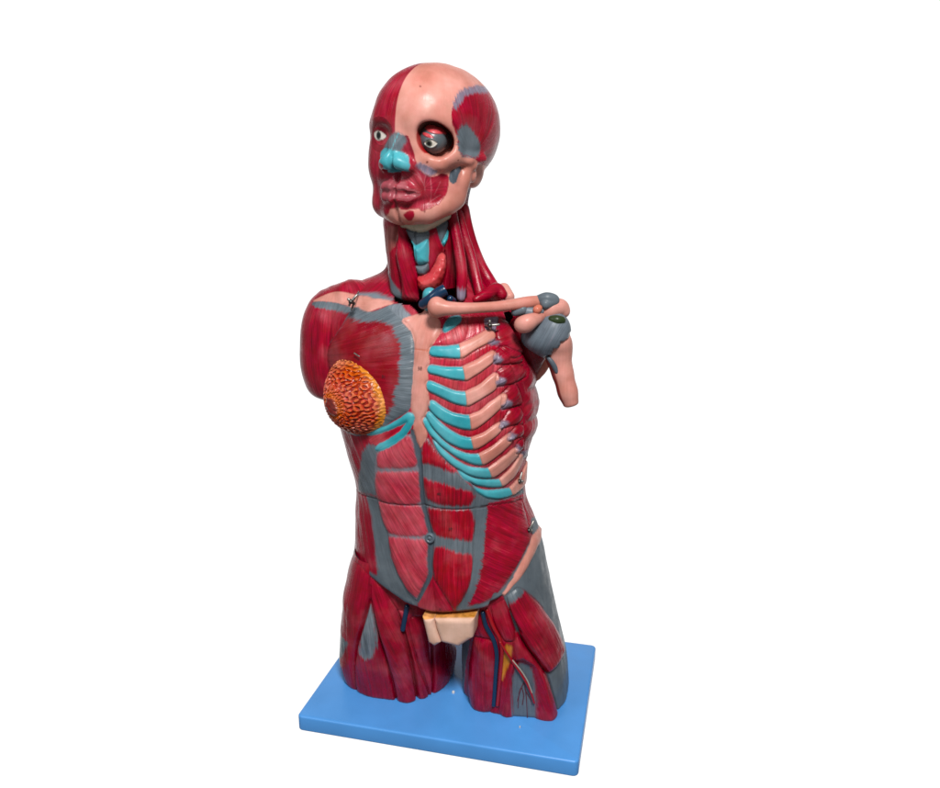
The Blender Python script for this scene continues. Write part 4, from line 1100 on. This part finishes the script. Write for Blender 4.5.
def caps_f(p):
    q = pt('caph'); l = pt('capl')
    d = chain(p, [q[0], q[1]], [.0172, .0184], .008)
    d = smin(d, chain(p, [q[1] + np.array([-.004, 0, 0]), q[2]], [.0172, .0165], .01), .015)
    d = smin(d, chain(p, [q[1] + np.array([-.004, 0, 0]), q[3]], [.0160, .0100], .01), .012)
    d = smin(d, chain(p, [q[0], q[2] + np.array([-.012, .01, .0])], [.014, .010]), .012)
    # lower edge lying on the bone
    u = (l[1] - l[0])[[0, 2]]; u /= np.hypot(*u); e = (p[..., 0] - l[0][0]) * u[1] - (p[..., 2] - l[0][2]) * u[0]; t_ = (p[..., 0] - l[0][0]) * u[0] + (p[..., 2] - l[0][2]) * u[1]
    return smax(d, -(e * CAPS) - .0015 * np.sin(t_ * 480) - .0008 * np.sin(t_ * 1100), .002)
CAPS = 1.0
def caps_paint(v, n):
    x, y, z = v.T; a, b = fibre(v[:, [0, 2]], ('dir', .5, 1)); return np.tile(lin((92, 102, 112)), (len(v), 1)), np.stack([a, b, np.full(len(v), .7)], 1)
part('joint_capsule', caps_f, (.06, -.07, .465), (.165, .02, .54), .0010, caps_paint, SH, M_TEND, 2)
cpart('biceps_tendon', pt('btend'), [.0022, .0028, .0032, .0024], DGRAY, M_TEND, SH, .012, .0007)
def slab(name, P_, rs, th, ydir, col, mat, parent, pad=.03, amt=.7):
    """flattened chain: a thin muscle or bone sheet"""
    P_ = np.array(P_); f = lambda p: chain((p - V(0, ydir, 0)) * V(1, th, 1) + V(0, ydir, 0), (P_ - np.array([0, ydir, 0])) * np.array([1, th, 1]) + np.array([0, ydir, 0]), rs, .012) / max(1, th * .6)
    return part(name, f, P_.min(0) - pad, P_.max(0) + pad, .0011, uni(col, (-.3, 1), amt), parent, mat)
slab('subscapular_muscle', pt('sub'), [.016, .022, .022, .018, .010], 1.6, -.01, DRED, M_MUS, SH, .04)
slab('shoulder_blade', np.concatenate([pt('scap')[3:], pt('scap')[:3]]), [.016, .012, .012, .009], 2.2, .003, lin((190, 120, 104)), M_BONE, SH, .04, .4)
cpart('neck_muscle', pt('omo'), [.0045, .0062, .0078, .006], RED, M_MUS, TRK, .025, .001, amt=.8)
cpart('shoulder_blade_edge', pt('bedge'), [.008, .007], BONE, M_BONE, SH, .02, .001)
# ================================================================== breast gland
def breast():
    c0 = pt('breast')[0] + np.array([.0045, .005, 0]); n = np.array([-.50, -.865, -.06]); n /= np.linalg.norm(n)
    t = np.cross(n, [0, 0, 1.]); t = t if t[0] > 0 else -t; t /= np.linalg.norm(t); up = np.cross(t, n); up = up if up[2] > 0 else -up
    nr, na = 230, 520
    rho = np.linspace(0, 1.02, nr); an = np.linspace(0, 2 * math.pi, na, endpoint=False); RR, A = np.meshgrid(rho, an, indexing='ij'); RR = RR.ravel(); A = A.ravel()
    tx = np.where(np.cos(A) > 0, .060, .044); tz = np.where(np.sin(A) > 0, .0550, .0475)
    x = RR * np.cos(A) * tx; z = RR * np.sin(A) * tz
    x = x - .12 * z * RR
    h = .047 * np.clip(1 - np.minimum(RR, 1) ** 2.3, 0, 1) ** .62 - .012
    k = np.clip((h + .012) / .047, 0, 1); x = x - .001 * k ** 1.5; z = z - .003 * k
    # lobules: warped cells, drawn out along the ducts near the nipple
    def cells(u, w_, s):
        iu, iw = np.floor(u), np.floor(w_); f1 = np.full(len(u), 9.); f2 = f1.copy()
        for a in (-1, 0, 1):
            for b in (-1, 0, 1):
                ci, cj = iu + a, iw + b; dd = np.hypot(ci + .15 + .7 * _h(ci + cj * 57.31, s) - u, cj + .15 + .7 * _h(ci * 1.7 + cj * 91.7, s + 5) - w_)
                f2 = np.minimum(f2, np.maximum(f1, dd)); f1 = np.minimum(f1, dd)
        return np.clip(.75 * sstep(.0, .45, f2 - f1) + .35 * (1 - f1), 0, 1), f1
    pr = np.linspace(0, 1.02, nr); hh = .047 * np.clip(1 - np.minimum(pr, 1) ** 2.3, 0, 1) ** .62; arc = np.concatenate([[0], np.cumsum(np.hypot(np.diff(pr) * .052, np.diff(hh)))])
    sa = np.interp(RR, pr, arc); ux, uz = sa * np.cos(A) / .0078, sa * np.sin(A) / .0064
    wx = ux + .9 * (noise2(ux * .9, uz * .9, 3) - .5); wz = uz + .9 * (noise2(ux * .9 + 9, uz * .9, 5) - .5)
    def waves(u, w_, s, n=14):
        f = 0
        for q in range(n):
            th_ = math.pi * (q + _h(q, s)) / n; f = f + np.cos((np.cos(th_) * u + np.sin(th_) * w_) * (6.283 * (.9 + .25 * _h(q, s + 3))) + 6.283 * _h(q, s + 1))
        return f / math.sqrt(n / 2)
    c1 = sstep(-.55, .75, waves(ux * 1.12, uz * 1.12, 4)); e1 = 1 - c1
    c2, e2 = cells(A * 5.5 + .6 * noise2(ux, uz, 8), np.log(np.maximum(RR, .05)) * 3.4 + .8 * noise2(ux, uz, 2), 3)
    wgt = sstep(.62, .40, RR + .12 * np.cos(A)); r = c1 * (1 - wgt) + c2 * wgt
    r = np.clip(r, 0, 1)
    rim = sstep(.87, .95, RR + .03 * np.cos(A) + .05 * (noise1(A * 3, 4) - .5))
    are = sstep(.25, .19, RR + .06 * (noise2(ux * 2, uz * 2, 7) - .5)); r2 = c2
    d = .0029 * r * (1 - .65 * rim) * (1 - are) + are * (.004 + .0015 * noise2(ux * 2, uz * 2, 2))
    P_ = c0 + x[:, None] * t + z[:, None] * up + (h + d)[:, None] * n
    F = grid_faces(nr, na, True)[:, ::-1]
    nn = vnormals(P_, F)
    if (nn[:nr * na // 3] @ n).mean() < 0: F = F[:, ::-1]; nn = -nn
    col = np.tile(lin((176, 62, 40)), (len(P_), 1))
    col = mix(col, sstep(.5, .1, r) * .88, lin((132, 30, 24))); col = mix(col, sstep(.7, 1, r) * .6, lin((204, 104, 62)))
    duct = sstep(.44, .22, RR + .10 * (r2 - .5)) * (x > -.03); col = mix(col, duct * .8, lin((206, 106, 34)))
    yb = np.clip(rim * (np.cos(A - .25) > -.35) + sstep(.65, .95, RR) * sstep(.3, .9, np.sin(A - .1)) * .3, 0, 1)
    col = mix(col, yb * .9, lin((206, 132, 48)) * (.75 + .35 * r)[:, None]); col = mix(col, are, lin((122, 44, 40)))
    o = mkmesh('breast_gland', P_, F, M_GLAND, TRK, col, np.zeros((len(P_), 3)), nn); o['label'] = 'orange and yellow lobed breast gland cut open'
    return o
breast()
# ================================================================== pubic block
def pubic():
    g = pt('gen'); xz = lambda i: g[i][[0, 2]]
    right = np.array([xz(1), xz(6), xz(7), xz(8), xz(3), xz(2)]); left = np.array([xz(0), xz(1), xz(2), xz(3), xz(4), xz(5)])
    def prism(poly, y0, y1, r):
        def f(p):
            s = p.shape[:-1]; q = p.reshape(-1, 3).astype(float)
            sd = polysd(q[:, [0, 2]], poly, 9).reshape(s) + r
            yy = np.maximum(y0 - p[..., 1], p[..., 1] - y1) + r
            # slope the front: lower down it lies further back
            yy = np.maximum(yy, (y0 + .10 * (g[1][2] - p[..., 2]) - p[..., 1]) + r)
            return np.minimum(np.maximum(sd, yy), 0) + np.sqrt(np.maximum(sd, 0) ** 2 + np.maximum(yy, 0) ** 2) - r
        return f
    def paint(v, n):
        x, y, z = v.T; col = np.tile(SKIN, (len(v), 1)); top = g[1][2] + (x - g[1][0]) * (g[6][2] - g[1][2]) / (g[6][0] - g[1][0])
        w = .5 + (z - top + .0006) / .0010
        col = mix(col, w, FAT * (.7 + .6 * noise2(x / .003, y / .003, 3)[:, None]))
        return col, np.stack([x, z, np.full(len(v), .1)], 1)
    for nm, poly, y0 in (('pubic_skin_block', right, -.107), ('pubic_skin_block', left, -.108)):
        f = prism(poly, y0, -.03, .0068)
        lo = np.array([poly[:, 0].min() - .006, y0 - .006, poly[:, 1].min() - .006]); hi = np.array([poly[:, 0].max() + .006, -.02, poly[:, 1].max() + .006])
        part(nm, f, lo, hi, .0010, paint, TRK, M_BONE, 1)
pubic()

# ================================================================== fittings and printed numbers
def merge_tubes(name, items, mat, parent):
    """one small bent fitting made of several rods"""
    obs = [tube(name, p, r, mat, None, 10) for p, r in items]
    bm = bmesh.new()
    for o in obs: bm.from_mesh(o.data)
    me = bpy.data.meshes.new(name); bm.to_mesh(me); bm.free(); me.materials.append(mat)
    for p in me.polygons: p.use_smooth = True
    for o in obs: bpy.data.objects.remove(o)
    return link(bpy.data.objects.new(name, me), parent)
A3 = lambda *a: np.array(a, float)
def latch(c, s, ax, parent):
    u = A3(*ax); u /= np.linalg.norm(u); w = A3(0, -1, 0); q = np.cross(w, u); c = c + w * .003
    hook = [(c - u * s, .0011), (c - u * s * .3 + w * .003, .0012), (c + u * s * .5 + w * .002, .0011), (c + u * s, .001)]
    o = merge_tubes('hook_latch', [([a for a, _ in hook], .0015), ([c - u * s * .3 - q * .0035, c - u * s * .3 + q * .0045 + w * .002], .0019)], M_METAL, parent)
    m_ = tube('screw_head', [c - u * s * .25 + w * .001, c - u * s * .25 + w * .0045], .0028, M_DARKMETAL, parent, 14)
    return o
latch(pt('hookS')[0], .0080, (.5, 0, .6), TRK)
tube('hook_pin', [pt('hookS2')[0], pt('hookS')[0]], .0010, M_METAL, TRK)
tube('hook_cord', [pt('hookS')[0] + A3(.001, -.003, -.003), pt('hookS3')[0]], .0012, M_DARKMETAL, TRK)
def on_trunk(name, off):
    q = pt(name)[0]; o = A3(*CAMP0); d = q - o; d /= np.linalg.norm(d); return trunk.hit(o, d) - d * off
CAMP0 = (0.24392, -0.9324, 0.65689)
latch(on_trunk('hookC', .006), .0080, (1, 0, .08), TRK)
latch(on_trunk('hookW', .003), .0090, (.45, .2, 1), TRK)
latch(on_trunk('hookR', .001), .0080, (.2, .25, 1), TRK)
for nm, dx in (('pinA', A3(.0060, -.003, -.0022)), ('pinB', A3(.0060, -.004, .0004))):
    q = on_trunk(nm, .012); tube('pin', [q - dx * .7, q + dx * .5], .00095, M_METAL, TRK, 8, sub=2)
def ring_disc(name, c, n, R, r, mat, parent, core):
    n = n / np.linalg.norm(n); a = np.cross(n, [0, 0, 1.]); a /= np.linalg.norm(a); b = np.cross(a, n); bm = bmesh.new()
    prof = [(0, core), (R * .30, core), (R * .42, .0), (R * .60, .0012), (R * .82, .0024), (R, .0010), (R * 1.08, -.002)]
    N = 28; rows = []
    for rad, hh in prof:
        rows.append([bm.verts.new(c + n * hh + rad * (math.cos(2 * math.pi * k / N) * a + math.sin(2 * math.pi * k / N) * b)) for k in range(N)] if rad > 0 else [bm.verts.new(c + n * hh)])
    for i in range(len(rows) - 1):
        for k in range(N):
            if len(rows[i]) == 1: bm.faces.new((rows[0][0], rows[1][k], rows[1][(k + 1) % N]))
            else: bm.faces.new((rows[i][k], rows[i + 1][k], rows[i + 1][(k + 1) % N], rows[i][(k + 1) % N]))
    bmesh.ops.recalc_face_normals(bm, faces=bm.faces)
    me = bpy.data.meshes.new(name); bm.to_mesh(me); bm.free(); me.materials.append(mat)
    for p in me.polygons: p.use_smooth = True
    return link(bpy.data.objects.new(name, me), parent)
nv = on_trunk('navel', .002)
ring_disc('navel', nv, A3(-.05, -1, .05), .0062, 0, plain('navel_paint', lin((84, 96, 106)), .35), TRK, .0018)
M_WHITE = plain('white_screw_cap', (.5, .52, .55), .3)
for x, y in ((pt('screw1')[0][0], -.035), (.105, -.085)):
    ring_disc('screw_cap', A3(x, y, .0004), A3(0, .001, 1), .0020 if y > -.05 else .0009, 0, M_WHITE, board, .0008)
def number(txt, S, name, off, size, parent, col):
    q = pt(name)[0]; o = A3(*CAMP0); d = q - o; d /= np.linalg.norm(d); p = S.hit(o, d)
    e = 1e-3; g = A3(*[(S.side((p + e * A3(*k))[None])[0] - S.side((p - e * A3(*k))[None])[0]) / (2 * e) for k in ((1, 0, 0), (0, 1, 0), (0, 0, 1))]); g /= np.linalg.norm(g)
    cu = bpy.data.curves.new('printed_number', 'FONT'); cu.body = txt; cu.size = size; cu.align_x = 'CENTER'; cu.align_y = 'CENTER'; cu.extrude = .0001
    tmp = bpy.data.objects.new('tmp', cu); bpy.context.scene.collection.objects.link(tmp)
    me = bpy.data.meshes.new_from_object(tmp.evaluated_get(bpy.context.evaluated_depsgraph_get())); bpy.data.objects.remove(tmp)
    x = np.cross([0, 0, 1.], g); x /= np.linalg.norm(x); y = np.cross(g, x)
    for vv in me.vertices: vv.co = Vector(p + g * (off + vv.co.z) + x * vv.co.x + y * vv.co.y)
    me.materials.clear(); me.materials.append(col); me.name = 'printed_number'
    return link(bpy.data.objects.new('printed_number', me), parent)
M_INK2 = plain('brown_ink', lin((70, 26, 24)), .6)
number('58', trunk, 'num1', .0036, .0052, TRK, M_INK2); number('31', trunk, 'num2', .0062, .0050, TRK, M_INK)
number('57', trunk, 'num3', -.0012, .0042, TRK, M_INK2); number('60', trunk, 'num4', .0060, .0045, TRK, M_INK); number('60', trunk, 'num5', .0060, .0045, TRK, M_INK); number('61', trunk, 'num6', .0030, .0040, TRK, M_INK)
# ================================================================== camera, light, ground
cam = bpy.data.cameras.new('camera'); co_ = bpy.data.objects.new('camera', cam); link(co_)
CAMP = (0.24392, -0.9324, 0.65689); yaw, pitch, roll = -0.23718, 0.24539, -0.00101
from mathutils import Matrix
fw = Vector((math.sin(yaw) * math.cos(pitch), math.cos(yaw) * math.cos(pitch), -math.sin(pitch)))
rt = Vector((math.cos(yaw), -math.sin(yaw), 0)); up = rt.cross(fw)
m = Matrix((rt, up, -fw)).transposed().to_4x4(); m.translation = Vector(CAMP); co_.matrix_world = m
cam.sensor_fit = 'HORIZONTAL'; cam.sensor_width = 36; cam.lens = 769.99 / 940 * 36; cam.clip_start = .01; cam.clip_end = 100
SC.camera = co_
w = bpy.data.worlds.new('World'); SC.world = w; w.use_nodes = True
t = w.node_tree; t.nodes.clear(); L = t.links.new
out = node(t, 'ShaderNodeOutputWorld'); bg = node(t, 'ShaderNodeBackground'); L(bg.outputs[0], out.inputs[0])
tc = node(t, 'ShaderNodeTexCoord'); dt = node(t, 'ShaderNodeVectorMath', operation='DOT_PRODUCT'); L(tc.outputs['Generated'], dt.inputs[0])
dt.inputs[1].default_value = (math.sin(yaw) * .96, math.cos(yaw) * .96, -.26)
r = node(t, 'ShaderNodeMapRange', interpolation_type='SMOOTHSTEP'); L(dt.outputs['Value'], r.inputs[0])
for i, v in enumerate((.64, .78, .21, 1.06)): r.inputs[i + 1].default_value = v
L(r.outputs[0], bg.inputs['Strength']); bg.inputs['Color'].default_value = (1, 1, 1, 1)
def area(name, loc, target, size, power, col=(1, 1, 1), sy=None):
    l = bpy.data.lights.new(name, 'AREA'); l.energy = power; l.size = size; l.color = col
    if sy: l.shape = 'RECTANGLE'; l.size_y = sy
    o = bpy.data.objects.new(name, l); link(o); o.location = loc
    o.rotation_euler = (Vector(target) - Vector(loc)).to_track_quat('-Z', 'Y').to_euler(); return o
area('key_light', (.55, -1.35, 1.95), (0, 0, .4), .40, 50, (1, .98, .95))
area('fill_light', (-1.15, -1.5, 1.75), (0, 0, .45), .6, 8, (.96, .98, 1))
SC.view_settings.view_transform = 'Standard'; SC.view_settings.look = 'None'; SC.view_settings.exposure = .12; SC.view_settings.gamma = 1
SC.cycles.filter_width = 1.6; SC.cycles.use_denoising = True; SC.cycles.max_bounces = 6; SC.cycles.sample_clamp_indirect = 4
